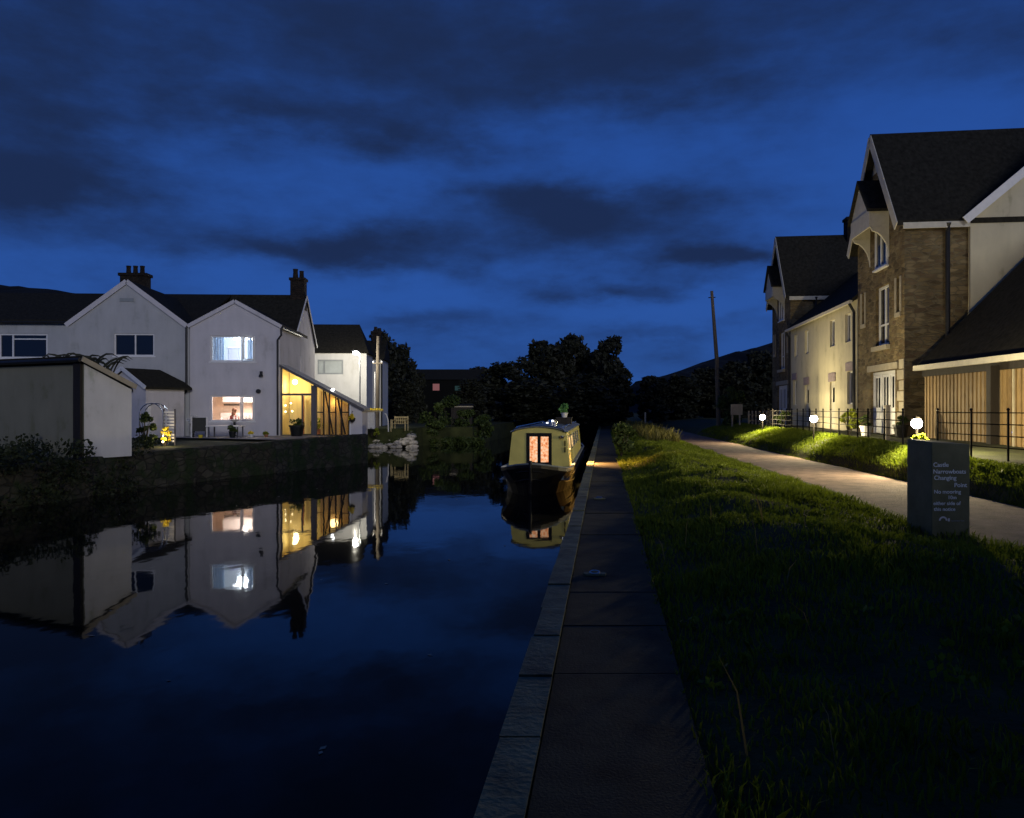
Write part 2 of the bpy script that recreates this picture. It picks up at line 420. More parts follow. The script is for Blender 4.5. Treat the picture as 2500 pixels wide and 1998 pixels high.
# ------------------------------------------------------------------ ground shape
def lerp_tab(t, x):
    if x <= t[0][0]: return t[0][1]
    for (a, p), (b_, q) in zip(t, t[1:]):
        if x <= b_: return p + (q-p)*(x-a)/(b_-a)
    return t[-1][1]
XE = lambda D: -.55 + .115*D                                    # towpath edge of the canal
XL = lambda D: lerp_tab([(-30, -14.5), (10, -13), (19, -12.15), (24.2, -11.3), (35.96, -6.5), (36.9, -9.7), (49.2, -9.7), (50, -6.2), (53, -5.6), (54, -2.4), (90, 2.8)], D)
PL = lambda D: 5.75 + .0885*max(0, D-11.8) + .02*math.sin(D*.9) if D > 4 else 5.75 - .03*(4-D)
PW = lambda D: 2.6 - .012*max(0, D-20)
FX = lambda D: 7.2 + .13*D                                      # fence line
def sm(t): t = max(0, min(1, t)); return t*t*(3-2*t)
def gz(X, D):
    """height of the turf on the towpath side"""
    q0, pl = XE(D)+1.02, PL(D); pr = pl + PW(D)
    pz = .78 + .004*max(0, D-30)
    if X <= q0: return .64
    if X < pl:
        t = (X-q0)/(pl-q0)
        pk = .33*sm((D-4)/5)
        base = .64 + pk*sm(t/.44) if t < .44 else .64 + pk + (pz-.64-pk)*sm((t-.44)/.56)
        return base + (.17*mnoise.noise((X*1.0, D*.65, 3)) + .07*mnoise.noise((X*3.1, D*2.3, 8)))*math.sin(math.pi*t)
    if X <= pr: return pz - .03
    top = lerp_tab([(8, 1.1), (16, 1.3), (22, 1.48), (50, 1.5), (90, 1.5)], D)
    t = (X-pr)/max(.4, FX(D)-.15-pr)
    z = pz - .02 + .24*sm(t/.16) + (top-pz-.22)*max(0, min(1, (t-.1)/.9))**.85
    return z + (.06*mnoise.noise((X*1.2, D*.9, 9)) if t < 1.2 else 0)
def stations():
    d = -25
    while d < 60:
        yield d
        d += 1.0 if d < 3 else .6
        if 35.5 < d < 37.3: d = d
    for q in (60, 63, 66, 70, 75, 80, 84, 84.2, 90, 110, 150, 300, 900): yield q
rows = []
for D in list(stations()):
    xl, xe, pl = XL(D), XE(D), PL(D); pr = pl+PW(D); fx = max(FX(D), pr+.6)
    closed = D > 84.1
    lz = lerp_tab([(-25, .9), (24, 1.02), (34, 1.17), (60, 1.2)], D)
    bed = 1.2 if closed else -.9
    r = [(-900, 1.4), (-200, 1.3), (-60, lz+.1), (-30, lz), (-20, lz), (xl-2.5, lz), (xl-.55, lz), (xl-.25, lz), (xl-.2, bed), ((xl+xe)/2, bed), (xe+.12, bed), (xe+.16, .55 if not closed else 1.2), (xe+1.02, .62 if not closed else 1.2)]
    q0 = xe+1.02
    for kk in range(1, 17):
        X = q0+(pl-q0)*kk/16.0; r.append((X, gz(X-1e-4, D) if not closed else 1.2))
    r += [(pl+PW(D)*.5, gz(pl+.6, D)), (pr, gz(pr, D))]
    for kk in range(1, 11):
        X = pr+(fx-pr)*kk/10.0; r.append((X, gz(X, D)))
    zt = gz(fx+.1, D)
    r += [(fx+1.2, zt), (fx+3, zt), (30, zt), (60, zt+.2), (200, zt+1), (900, zt+2)]
    rows.append([(x, D, z) for x, z in r])
g = MB()
n = len(rows[0])
for r in rows: g.v += r
for i in range(len(rows)-1):
    for j in range(n-1):
        g.f.append((i*n+j, i*n+j+1, (i+1)*n+j+1, (i+1)*n+j)); g.m.append(0)
tag(g.build('ground', M['soil'], smooth=False), 'dark turf ground on both sides of the canal', 'ground', kind='structure')

w = MB().face([(-40, -25, 0), (16, -25, 0), (16, 86, 0), (-40, 86, 0)])
tag(w.build('canal_water', M['water']), 'still dark canal water mirroring houses and evening sky', 'water', kind='structure')

fl = MB(); rg = random.Random(77)
for k in range(46):
    D = 5+24*rg.random(); X = XL(D)+2+(XE(D)-XL(D)-3)*rg.random(); a = rg.random()*6.28; s_ = rg.uniform(.02, .045)
    fl.face([(X+s_*math.cos(a), D+s_*math.sin(a), .006), (X-s_*.5*math.sin(a), D+s_*.5*math.cos(a), .008), (X-s_*math.cos(a), D-s_*math.sin(a), .006), (X+s_*.5*math.sin(a), D-s_*.5*math.cos(a), .004)])
tag(fl.build('floating_leaves', M['dress']), 'scattered pale fallen leaves floating on the canal', 'leaves', kind='stuff')

# towpath gravel strip
p = MB(); prev = None
for D in np.arange(-20, 84, .6):
    a, b2 = PL(D) + .10*mnoise.noise((D*.7, 1, 0)), PL(D)+PW(D) + .12*mnoise.noise((D*.6, 5, 0))
    z = .78 + .004*max(0, D-30) - .012
    row = [(a + (b2-a)*t, D, z + .02*math.sin(math.pi*t)) for t in (0, .25, .5, .75, 1)]
    if prev:
        for q in range(4): p.face([prev[q], prev[q+1], row[q+1], row[q]])
    prev = row
tag(p.build('gravel_path', M['pathmat']), 'pale gravel towpath curving away beside the lit verge', 'path', kind='structure')

# quay paving and coping stones (all one edge of the canal)
q = MB(); D = -12.0
while D < 80:
    L = 1.15
    q.prism([(XE(D)+.225, D, 0), (XE(D)+1.04, D, 0), (XE(D+L)+1.04, D+L-.006, 0), (XE(D+L)+.225, D+L-.006, 0)], (0, 0, .5), (0, 0, .672 + .012*rnd.random()))
    D += L
tag(q.build('quay_paving', M['paving']), 'dark paved strip between coping stones and grass verge', 'paving', kind='structure')
q = MB(); D = -12.0
while D < 80:
    L = .85 + .3*rnd.random(); o = .02*rnd.random(); zt = .69+.02*rnd.random()
    q.prism([(XE(D)+o, D+.01, 0), (XE(D)+.215, D+.01, 0), (XE(D+L)+.215, D+L-.02, 0), (XE(D+L)+o, D+L-.02, 0)], (0, 0, -.9), (0, 0, zt))
    D += L
tag(q.build('canal_kerb', M['coping']), 'pale coping stones along the canal edge', 'kerb', kind='structure')

# ------------------------------------------------------------------ windows and doors (local: x along wall, y into wall, z up)
def window(parent, loc, rz, w, h, bars=(), frame=M['white_paint'], pane=M['glass_dark'], fw=.07, depth=.09, sill=True, name='window', rails=()):
    f = MB()
    f.box(0, fw, 0, depth, 0, h).box(w-fw, w, 0, depth, 0, h).box(fw, w-fw, 0, depth, 0, fw).box(fw, w-fw, 0, depth, h-fw, h)
    for bx in bars: f.box(bx*w-fw*.45, bx*w+fw*.45, .005, depth-.005, fw, h-fw)
    for rz_, x0, x1 in rails: f.box(x0*w+fw*.5, x1*w-fw*.5, .01, depth-.01, rz_*h-fw*.35, rz_*h+fw*.35)
    if sill: f.box(-.06, w+.06, -.07, depth-.01, -.06, -.001)
    o = f.build(name, frame, parent, loc, rz)
    MB().box(fw*.6, w-fw*.6, depth*.55, depth*.6, fw*.6, h-fw*.6).build('pane', pane, o)
    return o

def gable_roof(mb, x0, x1, xr, y0, y1, ze, zr, over=.12, th=.14):
    """two slopes, ridge along y at xr"""
    for xa in (x0, x1):
        sgn = 1 if xa > xr else -1
        sl = (zr-ze)/abs(xa-xr)
        xo = xa + sgn*over; zo = ze - sl*over
        mb.prism([(xr, 0, zr), (xo, 0, zo), (xo, 0, zo+th), (xr, 0, zr+th)], (0, y0, 0), (0, y1, 0))
    return mb

# ================================================================== LEFT BANK
RZL = R(3.04)
HO = Vector((-14.15, 35.3, 1.2))
def house_world(x, y, z=0):                           # local house frame to world
    c, s = math.cos(RZL), math.sin(RZL)
    return Vector((HO.x+x*c-y*s, HO.y+x*s+y*c, HO.z+z))

# --- right-hand house with the lit wing
h2 = thing('house', 'grey rendered house with two lit windows stacked in its gabled wing', 'house', HO, RZL)
b_ = MB()
WU = (.88, 2.82, 3.29, 4.43); WLo = (.88, 2.80, .66, 1.80)
b_.wall((0, 0), (1, 0), 3.9, 0, 4.83, [WU, WLo], .14)
b_.face([(0, 0, 4.83), (3.9, 0, 4.83), (1.95, 0, 5.9)])
b_.wall((3.9, 0), (0, 1), 4.2, 0, 4.83, [], inn=(-1, 0, 0))
b_.wall((0, 4.2), (0, -1), 4.2, 0, 4.83, [])
# main block
b_.wall((3.9, 4.2), (-1, 0), .3, 0, 4.8, [])
GW = (1.0, 1.75, 2.75, 3.95)
b_.wall((3.6, 4.2), (0, 1), 5.4, 0, 4.75, [GW], .14, inn=(-1, 0, 0))
b_.face([(3.6, 4.2, 4.75), (3.6, 9.6, 4.75), (3.6, 6.95, 7.1)])
b_.face([(-.2, 9.6, 0), (3.6, 9.6, 0), (3.6, 9.6, 4.75), (-.2, 9.6, 4.75)])
b_.build('wall', M['render_grey'], h2)
r = MB(); gable_roof(r, 0, 3.9, 1.95, -.02, 5.6, 4.83, 5.9, .1)
for ya, yb in ((4.05, 6.95), (9.75, 6.95)):
    r.prism([(0, ya, 4.64), (0, yb, 7.1), (0, yb, 7.22), (0, ya, 4.76)], (-.2, 0, 0), (3.68, 0, 0))
roof2 = r.build('roof', M['slate'], h2)
ch = MB().box(2.9, 3.62, 6.6, 7.3, 6.4, 7.95).box(2.84, 3.68, 6.54, 7.36, 7.95, 8.08)
ch.lathe([(.15, 0), (.12, .35), (.14, .5)], 10, (3.1, 6.95, 8.08)).lathe([(.13, 0), (.11, .3), (.12, .4)], 10, (3.42, 6.95, 8.08))
ch.build('chimney', M['chimney_brick'], roof2)
v = MB()
for s in (-1, 1):
    v.bar((1.95, -.07, 5.94), (1.95+s*2.03, -.07, 4.83), .03, .16)
v.build('bargeboard', M['render_grey'], h2)
v = MB().bar((3.71, 4.05, 4.66), (3.71, 6.95, 7.14), .03, .12).bar((3.71, 9.75, 4.66), (3.71, 6.95, 7.14), .03, .12)
v.build('bargeboard', M['white_paint'], h2)
v = MB().tube([(3.98, -.1, 4.74), (3.98, -.1, 4.45), (3.82, -.09, 4.25), (3.82, -.09, .05)], .045)
v.tube([(4.0, -.05, 4.78), (4.0, 4.1, 4.78)], .055)
v.build('downpipe', M['black_plastic'], h2)
MB().tube([(-.12, -.1, 4.78), (-.12, -.1, 1.95), (-.32, -.1, 1.78), (-.34, -.1, .05)], .05).build('downpipe', M['black_plastic'], h2)
wu = window(h2, (WU[0], .04, WU[2]), 0, WU[1]-WU[0], WU[3]-WU[2], (.70,), pane=M['glass'], fw=.065)
wl = window(h2, (WLo[0], .04, WLo[2]), 0, WLo[1]-WLo[0], WLo[3]-WLo[2], (.68,), pane=M['glass'], fw=.065)
window(h2, (3.56, 4.2+GW[0], GW[2]), R(90), GW[1]-GW[0], GW[3]-GW[2], (.5,))
# open casements
for wob, hx, ww, hh in ((wu, .70, 1.94, 1.14), (wl, .68, 1.92, 1.14)):
    s = MB(); cw = ww*(1-hx)-.1; t = .045
    s.box(0, cw, 0, .04, 0, t).box(0, cw, 0, .04, hh-.17, hh-.12).box(0, t, 0, .04, t, hh-.17).box(cw-t, cw, 0, .04, t, hh-.17)
    so = s.build('casement', M['white_paint'], wob, (ww-.06, -.02, .07))
    so.rotation_euler = (0, 0, R(180+38)) if False else (0, 0, R(-142))
# outdoor fittings
MB().lathe([(.09, 0), (.10, .05), (.06, .12)], 10, (3.1, -.1, 2.62)).box(3.05, 3.15, -.12, 0, 2.72, 2.86).build('wall_lantern', M['black_plastic'], h2)
MB().tube([(2.98, .01, 1.98), (2.98, -.12, 1.98)], .10, 14).build('vent_cowl', M['black_plastic'], h2)

# rooms behind the lit windows
def room(parent, x0, x1, y0, y1, z0, z1, mat, name='room'):
    rm = MB()
    rm.face([(x0, y1, z0), (x1, y1, z0), (x1, y1, z1), (x0, y1, z1)]).face([(x0, y0, z0), (x0, y1, z0), (x0, y1, z1), (x0, y0, z1)])
    rm.face([(x1, y0, z0), (x1, y1, z0), (x1, y1, z1), (x1, y0, z1)]).face([(x0, y0, z0), (x1, y0, z0), (x1, y1, z0), (x0, y1, z0)])
    rm.face([(x0, y0, z1), (x1, y0, z1), (x1, y1, z1), (x0, y1, z1)])
    return rm.build(name, mat, parent)
M['room_blue'] = mottled('bedroom_wall', (.60, .62, .66), 2, .06, .8, 20, 0)
M['room_cream'] = mottled('kitchen_wall', (.62, .50, .40), 2, .08, .8, 20, 0)
M['room_white'] = mottled('cupboard_white', (.72, .68, .66), 2, .05, .5, 20, 0)
M['curtain_blue'] = mottled('curtain_blue', (.33, .44, .60), 3, .2, .9, 20, .1, (8, 1, .4))
M['door_lilac'] = mottled('door_lilac', (.45, .44, .60), 2, .08, .6, 20, 0)
M['room_yellow'] = mottled('conservatory_wall', (.72, .60, .28), 2, .12, .8, 20, 0, (3, 3, .4))
M['curtain_ochre'] = mottled('curtain_ochre', (.60, .40, .16), 3, .3, .9, 20, .2, (9, 9, .3))
rb = room(h2, .03, 3.7, .15, 2.6, 2.55, 4.80, M['room_blue'])
cb = MB()
for k in range(7):
    cb.box(.95+k*.07, 1.0+k*.07, .2+.03*(k % 2), .25+.03*(k % 2), 3.2, 4.5)
cb.build('curtain', M['curtain_blue'], rb)
cb = MB()
for k in range(5): cb.box(2.42+k*.07, 2.47+k*.07, .26+.03*(k % 2), .31+.03*(k % 2), 3.2, 4.5)
cb.build('curtain', M['curtain_blue'], rb)
MB().box(.95, 1.4, 2.5, 2.58, 2.55, 4.05).build('room_door', M['door_lilac'], rb)
MB().box(.90, 1.45, 2.46, 2.59, 4.06, 4.13).build('door_lintel', M['white_paint'], rb)
for x, y in ((1.66, 1.0), (1.85, .9), (2.28, .8), (2.50, .85)): MB().ball((x, y, 4.36), .085, 12, 8, .6).build('ceiling_lamp', M['bulbwhite'], rb)
light('bedroom_lamp', 'POINT', (2.0, 1.0, 4.2), 150, (.80, .92, 1), h2, .25)
rk = room(h2, .03, 3.7, .15, 2.8, .02, 2.35, M['room_cream'])
k_ = MB().box(.72, 3.6, 2.3, 2.78, 1.52, 2.3).box(.72, 3.6, 2.0, 2.78, .1, 1.02)
k_.build('kitchen_unit', M['room_white'], rk)
MB().box(.80, 1.5, 2.2, 2.29, 1.36, 1.43).build('shelf', M['timber_dark'], rk)
for i, (x, hh) in enumerate([(1.75, .2), (1.86, .28), (2.0, .16), (2.12, .3), (2.26, .2), (2.38, .24), (1.5, .12), (1.15, .1)]):
    MB().lathe([(.04, 0), (.05, hh*.6), (.02, hh*.8), (.02, hh)], 8, (x, .55+.1*(i % 3), .72)).build('crockery', M['room_white'], rk)
MB().box(.8, 3.0, .18, .75, .62, .70).build('worktop', M['room_white'], rk)
light('kitchen_lamp', 'POINT', (2.0, 1.3, 2.1), 190, (1, .87, .79), h2, .25)

# --- person in the kitchen
def person(loc, rz, label, scale=1.0):
    t = thing('person', label, 'person', loc, rz)
    J = {'pelvis': (0, 0, .95), 'waist': (0, .02, 1.12), 'chest': (0, -.02, 1.32), 'neck': (0, -.03, 1.48), 'chin': (0, -.05, 1.55), 'head': (0, -.05, 1.66), 'top': (0, -.03, 1.74),
         'shl': (-.18, -.02, 1.42), 'ell': (-.24, -.06, 1.15), 'wrl': (-.18, -.25, 1.0), 'hal': (-.15, -.32, .99),
         'shr': (.18, -.02, 1.42), 'elr': (.25, -.05, 1.16), 'wrr': (.16, -.25, 1.05), 'har': (.12, -.32, 1.04),
         'hil': (-.09, 0, .90), 'knl': (-.10, -.02, .49), 'anl': (-.10, .02, .08), 'tol': (-.11, -.14, .03),
         'hir': (.09, 0, .90), 'knr': (.10, -.02, .49), 'anr': (.10, .02, .08), 'tor': (.11, -.14, .03)}
    E = [('pelvis','waist'),('waist','chest'),('chest','neck'),('neck','chin'),('chin','head'),('head','top'),('chest','shl'),('shl','ell'),('ell','wrl'),('wrl','hal'),
         ('chest','shr'),('shr','elr'),('elr','wrr'),('wrr','har'),('pelvis','hil'),('hil','knl'),('knl','anl'),('anl','tol'),('pelvis','hir'),('hir','knr'),('knr','anr'),('anr','tor')]
    RD = {'pelvis': .13, 'waist': .12, 'chest': .13, 'neck': .05, 'chin': .06, 'head': .085, 'top': .06, 'shl': .06, 'shr': .06, 'ell': .042, 'elr': .042, 'wrl': .03, 'wrr': .03, 'hal': .03, 'har': .03,
          'hil': .09, 'hir': .09, 'knl': .055, 'knr': .055, 'anl': .04, 'anr': .04, 'tol': .035, 'tor': .035}
    def skinned(names, name, mat, grow=1.0):
        names = list(names); ix = {k: i for i, k in enumerate(names)}
        me = bpy.data.meshes.new(name); me.from_pydata([J[k] for k in names], [(ix[a], ix[b]) for a, b in E if a in ix and b in ix], [])
        me.materials.append(mat)
        o = bpy.data.objects.new(name, me); C.objects.link(o); o.parent = t; o.modifiers.new('skin', 'SKIN')
        for i, k in enumerate(names):
            me.skin_vertices[0].data[i].radius = (RD[k]*grow, RD[k]*grow*.85); me.skin_vertices[0].data[i].use_root = (i == 0)
        s = o.modifiers.new('sub', 'SUBSURF'); s.levels = s.render_levels = 2
        return o
    skinned(J, 'body', M['skin'])
    skinned(['pelvis', 'waist', 'chest', 'shl', 'ell', 'wrl', 'shr', 'elr', 'wrr'], 'jumper', M['redcloth'], 1.12)
    skinned(['pelvis', 'hil', 'knl', 'anl', 'hir', 'knr', 'anr'], 'trousers', M['timber_dark'], 1.12)
    hr = MB().ball((0, -.01, 1.67), .105, 12, 8, 1.15).ball((0, .05, 1.52), .085, 10, 8, 1.6)
    hr.build('hair', M['hair'], t, smooth=True)
    return t
pw = house_world(1.52, 1.35, -.02)
person((pw.x, pw.y, 1.22 - .55), R(160), 'person in a dark red top with brown hair standing in the lit kitchen')

# --- left-hand house with dark windows
h1 = thing('house', 'grey rendered house with unlit windows and a tall gabled wing beside the porch', 'house', HO, RZL)
b_ = MB()
W1 = (1.9, 3.62, 3.52, 4.50)
b_.wall((-5.15, 0), (1, 0), 4.9, 0, 4.9, [W1], .14)
b_.face([(-5.15, 0, 4.9), (-.25, 0, 4.9), (-2.7, 0, 6.72)])
b_.wall((-.25, 0), (0, 1), 4.2, 0, 4.9, [], inn=(-1, 0, 0)).face([(-.25, 0, 0), (-.015, .0, 0), (-.015, .0, 4.72), (-.25, 0, 4.9)])
b_.wall((-5.15, 2.6), (0, -1), 2.6, 0, 4.9, [])
W0 = (4.4, 6.6, 3.56, 4.72)
b_.wall((-14, 2.6), (1, 0), 8.85, 0, 5.3, [W0], .14)
b_.face([(-14, 9.6, 0), (-.25, 9.6, 0), (-.25, 9.6, 4.75), (-14, 9.6, 4.75)])
b_.face([(-14, 2.6, 0), (-14, 9.6, 0), (-14, 9.6, 4.75), (-14, 6.95, 7.05), (-14, 2.6, 5.3)])
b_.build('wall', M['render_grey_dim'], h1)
r = MB(); gable_roof(r, -5.15, -.25, -2.7, -.02, 6.6, 4.9, 6.72, .1)
for ya, yb, za in ((2.4, 6.95, 5.22), (9.75, 6.95, 4.64)):
    r.prism([(0, ya, za), (0, yb, 7.1), (0, yb, 7.22), (0, ya, za+.12)], (-14.2, 0, 0), (-.22, 0, 0))
roof1 = r.build('roof', M['slate'], h1)
ch = MB().box(-5.8, -4.5, 6.6, 7.3, 6.5, 8.1).box(-5.88, -4.42, 6.53, 7.37, 8.1, 8.25)
for x in (-5.5, -5.15, -4.8): ch.lathe([(.13, 0), (.11, .3), (.13, .42)], 10, (x, 6.95, 8.25))
ch.build('chimney', M['chimney_brick'], roof1)
v = MB()
for s in (-1, 1): v.bar((-2.7, -.07, 6.78), (-2.7+s*2.58, -.07, 4.84), .03, .2)
v.build('bargeboard', M['render_grey'], h1)
v = MB().tube([(-14, 2.36, 5.22), (-5.2, 2.36, 5.22)], .06).tube([(-5.3, 2.36, 5.2), (-5.3, 2.5, 5.0), (-5.3, 2.5, .1)], .06)
v.build('gutter', M['black_plastic'], h1)
window(h1, (-5.15+W1[0], .04, W1[2]), 0, W1[1]-W1[0], W1[3]-W1[2], (.52,), fw=.06)
window(h1, (-14+W0[0], 2.64, W0[2]), 0, W0[1]-W0[0], W0[3]-W0[2], (.28,), fw=.08, rails=((.78, .28, 1),))
MB().box(-3.0, -2.4, -.03, 0, 5.9, 6.05).build('air_vent', M['grey_frame'], h1)

# --- porch of the left-hand house: its own small building
porch = thing('porch', 'small gabled porch with dark roof between the shed and the grey house', 'porch', (-15.78, 34.5, 1.2), R(-25))
b_ = MB()
b_.wall((-1.25, -1.0), (1, 0), 2.5, 0, 2.1, [])
b_.face([(-1.25, -1, 2.1), (1.25, -1, 2.1), (0, -1, 2.82)])
b_.wall((1.25, -1.0), (0, 1), 2.0, 0, 2.1, [], inn=(-1, 0, 0)).wall((-1.25, 1.0), (0, -1), 2.0, 0, 2.1, [])
b_.build('wall', M['render_grey'], porch)
r = MB(); gable_roof(r, -1.25, 1.25, 0, -1.12, 1.3, 2.1, 2.82, .14, .1); r.build('roof', M['slate'], porch)
v = MB()
for s in (-1, 1): v.bar((0, -1.15, 2.9), (s*1.40, -1.15, 2.07), .03, .16)
v.build('bargeboard', M['white_paint'], porch)
MB().lathe([(.05, 0), (.09, .05), (.07, .16)], 10, (.5, -1.1, 1.9)).build('wall_lamp', M['black_plastic'], porch)
MB().box(1.252, 1.30, -.96, -.78, 0, 1.45).build('door_frame', M['white_paint'], porch)

# --- outbuilding on the bank
sa, sb, sc_ = Vector((-11.82, 22.2)), Vector((-11.17, 23.6)), Vector((-15.9, 24.2))
ob = thing('outbuilding', 'small lean-to outbuilding with pale end wall standing on the canal bank', 'outbuilding', (sa.x, sa.y, 1.02))
B_ = sb-sa; Cc = sc_-sa; Dd = B_+Cc
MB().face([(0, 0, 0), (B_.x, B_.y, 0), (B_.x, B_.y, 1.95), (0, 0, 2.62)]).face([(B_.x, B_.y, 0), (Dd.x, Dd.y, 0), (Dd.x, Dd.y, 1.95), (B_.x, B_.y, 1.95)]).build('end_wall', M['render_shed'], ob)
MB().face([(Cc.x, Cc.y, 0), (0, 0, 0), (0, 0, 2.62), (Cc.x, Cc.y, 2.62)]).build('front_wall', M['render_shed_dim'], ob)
bn = Vector((B_.x, B_.y, 0)).normalized(); cn = Vector((Cc.x, Cc.y, 0)).normalized()
def rp(a, b2, dz=0):
    q_ = bn*a + cn*b2; return (q_.x, q_.y, 2.66 - .416*a + dz)
r = MB()
L_ = B_.length
poly = [rp(-.15, -.1), rp(L_+.05, -.1), rp(L_+.05, Cc.length+.1), rp(-.15, Cc.length+.1)]
r.prism(poly, (0, 0, 0), (0, 0, .12)); r.build('roof', M['slate'], ob)
v = MB().bar(rp(-.16, -.13, .03), rp(L_+.06, -.13, .03), .03, .14); v.build('bargeboard', M['dress'], ob)
v = MB().prism([tuple(cn*(.03)-bn*.03), tuple(cn*.33-bn*.03), tuple(cn*.33-bn*.10), tuple(cn*.03-bn*.10)], (0, 0, 0), (0, 0, 2.66)); v.build('corner_post', M['timber_dark'], ob)
v = MB().tube([rp(-.2, -.1, -.02), rp(-.2, Cc.length, -.02)], .06); v.build('gutter', M['black_plastic'], ob)

# --- lean-to conservatory
lc = thing('conservatory', 'glazed timber lean-to with sloping roof glowing yellow beside the grey house', 'conservatory', (-10.27, 35.62, 1.2), R(1.2))
LW, LH0, LH1, LD = 3.62, 3.12, 1.20, 1.5
zt = lambda x: LH0 + (LH1-LH0)*x/LW
f = MB()
f.box(1.36, 1.6, -.02, .16, 0, zt(1.6)-.02)
f.build('corner_post', M['timber_grey'], lc)
f = MB()                                              # glazed door section
f.box(0, .07, 0, .1, 0, zt(.07)-.05).box(.07, 1.36, .01, .09, 1.80, 1.89)
f.box(.93, .99, .01, .09, 0, 1.80).box(.07, 1.36, .01, .09, 0, .06)
do = f.build('glazed_door', M['timber_grey'], lc)
MB().face([(.05, .05, .05), (1.37, .05, .05), (1.37, .05, zt(1.37)-.1), (.05, .05, zt(.05)-.1)]).build('pane', M['glass'], do)
f = MB()                                              # five glazed bays with braces
xs = [1.60, 1.90, 2.16, 2.44, 2.70, 3.02]
for x in xs[1:]: f.box(x-.025, x+.025, .01, .1, .05, zt(x)-.03)
f.box(1.6, 3.05, .0, .11, 0, .06)
for a, c in ((1.6, 1.90), (2.16, 2.44), (2.70, 3.02)): f.box(a+.02, c-.02, .02, .09, 1.03, 1.08)
for a, c in ((1.97, 2.32), (2.52, 2.86)):
    f.bar((a, .04, zt(a)-.1), (c, .04, .08), .055, .07)
fo = f.build('timber_frame', M['timber_dark'], lc)
MB().face([(1.6, .055, .05), (3.02, .055, .05), (3.02, .055, zt(3.02)-.08), (1.6, .055, zt(1.6)-.08)]).build('pane', M['glass'], fo)
b_ = MB()
b_.face([(3.05, 0, 0), (LW, 0, 0), (LW, 0, zt(LW)), (3.05, 0, zt(3.05))])
b_.face([(LW, 0, 0), (LW, LD, 0), (LW, LD, zt(LW)), (LW, 0, zt(LW))]).face([(3.05, 0, 0), (3.05, .12, 0), (3.05, .12, zt(3.05)), (3.05, 0, zt(3.05))])
b_.build('wall', M['render_grey'], lc)
b_ = MB().box(3.06, 3.12, -.05, -.005, .02, zt(3.12)-.04); b_.build('downpipe', M['white_paint'], lc)
b_ = MB().face([(.03, LD, 0), (LW-.03, LD, 0), (LW-.03, LD, zt(LW)), (.03, LD, zt(.03))]).face([(.03, 0, .02), (LW-.03, 0, .02), (LW-.03, LD, .02), (.03, LD, .02)])
b_.face([(.02, .1, 0), (.02, LD, 0), (.02, LD, LH0), (.02, .1, LH0)]).face([(3.1, .15, 0), (3.1, LD, 0), (3.1, LD, zt(3.1)), (3.1, .15, zt(3.1))])
b_.face([(0, 0, LH0-.03), (LW-.03, 0, LH1-.03), (LW-.03, LD, LH1-.03), (0, LD, LH0-.03)])
ri = b_.build('interior', M['room_yellow'], lc)
cu = MB()
for k in range(14): cu.box(1.68+k*.095, 1.75+k*.095, .45+.04*(k % 2), .5+.04*(k % 2), .05, zt(1.75+k*.095)-.2)
cu.build('curtain', M['curtain_ochre'], lc)
MB().box(.70, .76, 1.2, 1.3, 0, 1.8).build('inner_post', M['terracotta'], ri)
r = MB().prism([(-.02, 0, LH0), (LW+.12, 0, zt(LW+.12)), (LW+.12, 0, zt(LW+.12)+.09), (-.02, 0, LH0+.09)], (0, -.10, 0), (0, LD, 0))
ro = r.build('roof', M['slate_lean'], lc)
MB().prism([(-.02, 0, LH0-.06), (LW+.1, 0, zt(LW+.1)-.06), (LW+.1, 0, zt(LW+.1)+.06), (-.02, 0, LH0+.06)], (0, -.135, 0), (0, -.102, 0)).build('fascia', M['timber_grey'], lc)
MB().ball((2.32, -.02, zt(2.32)+.16), .075, 12, 8, .7).build('roof_glint', M['bulbwhite'], ro)  # glowing ball added in place of the street lamp's glint on the roof
lb = MB().ball((.46, .75, 2.42), .12, 14, 10)
lb.build('globe_lamp', M['bulb'], lc)
for x, z in ((.06, 1.08), (.36, 1.10), (.30, 1.46), (.06, 1.36)): MB().ball((x+.04, .5, z), .035, 10, 8).build('string_bulb', M['bulb'], lc)
light('conservatory_lamp', 'POINT', (.5, .75, 2.2), 34, (1, .84, .50), lc, .12)
light('conservatory_lamp', 'POINT', (2.3, .30, 1.5), 12, (1, .70, .28), lc, .2)

# foliage generators ------------------------------------------------
def leaf_mesh(name, clusters, per, size, seed, mat, flat=.0, stretch=1.6):
    """clusters: list of (center, (rx,ry,rz)); leaf quads scattered through each"""
    rg = np.random.default_rng(seed)
    V = []; 
    for c, rr in clusters:
        d = rg.normal(size=(per, 3)); d /= np.linalg.norm(d, axis=1)[:, None]
        rad = rg.uniform(.35, 1.0, (per, 1))**.6
        P = np.array(c) + d*rad*np.array(rr)
        a = rg.normal(size=(per, 3)); a[:, 2] -= flat; a /= np.linalg.norm(a, axis=1)[:, None]
        b2 = np.cross(a, rg.normal(size=(per, 3))); b2 /= np.linalg.norm(b2, axis=1)[:, None]
        s = size*rg.uniform(.6, 1.3, (per, 1))
        a *= s*stretch*.5; b2 *= s*.5
        V.append(np.stack([P-a, P+b2*.9, P+a, P-b2*.9], 1))
    V = np.concatenate(V).reshape(-1, 3)
    n = len(V)//4
    me = bpy.data.meshes.new(name)
    me.vertices.add(len(V)); me.vertices.foreach_set('co', V.ravel())
    me.loops.add(n*4); me.loops.foreach_set('vertex_index', np.arange(n*4))
    me.polygons.add(n); me.polygons.foreach_set('loop_start', np.arange(0, n*4, 4)); me.polygons.foreach_set('loop_total', np.full(n, 4))
    me.materials.append(mat); me.update(); me.validate()
    return me
def mesh_obj(name, me, parent=None, loc=(0, 0, 0)):
    o = bpy.data.objects.new(name, me); C.objects.link(o); o.location = loc
    if parent is not None: o.parent = parent
    return o

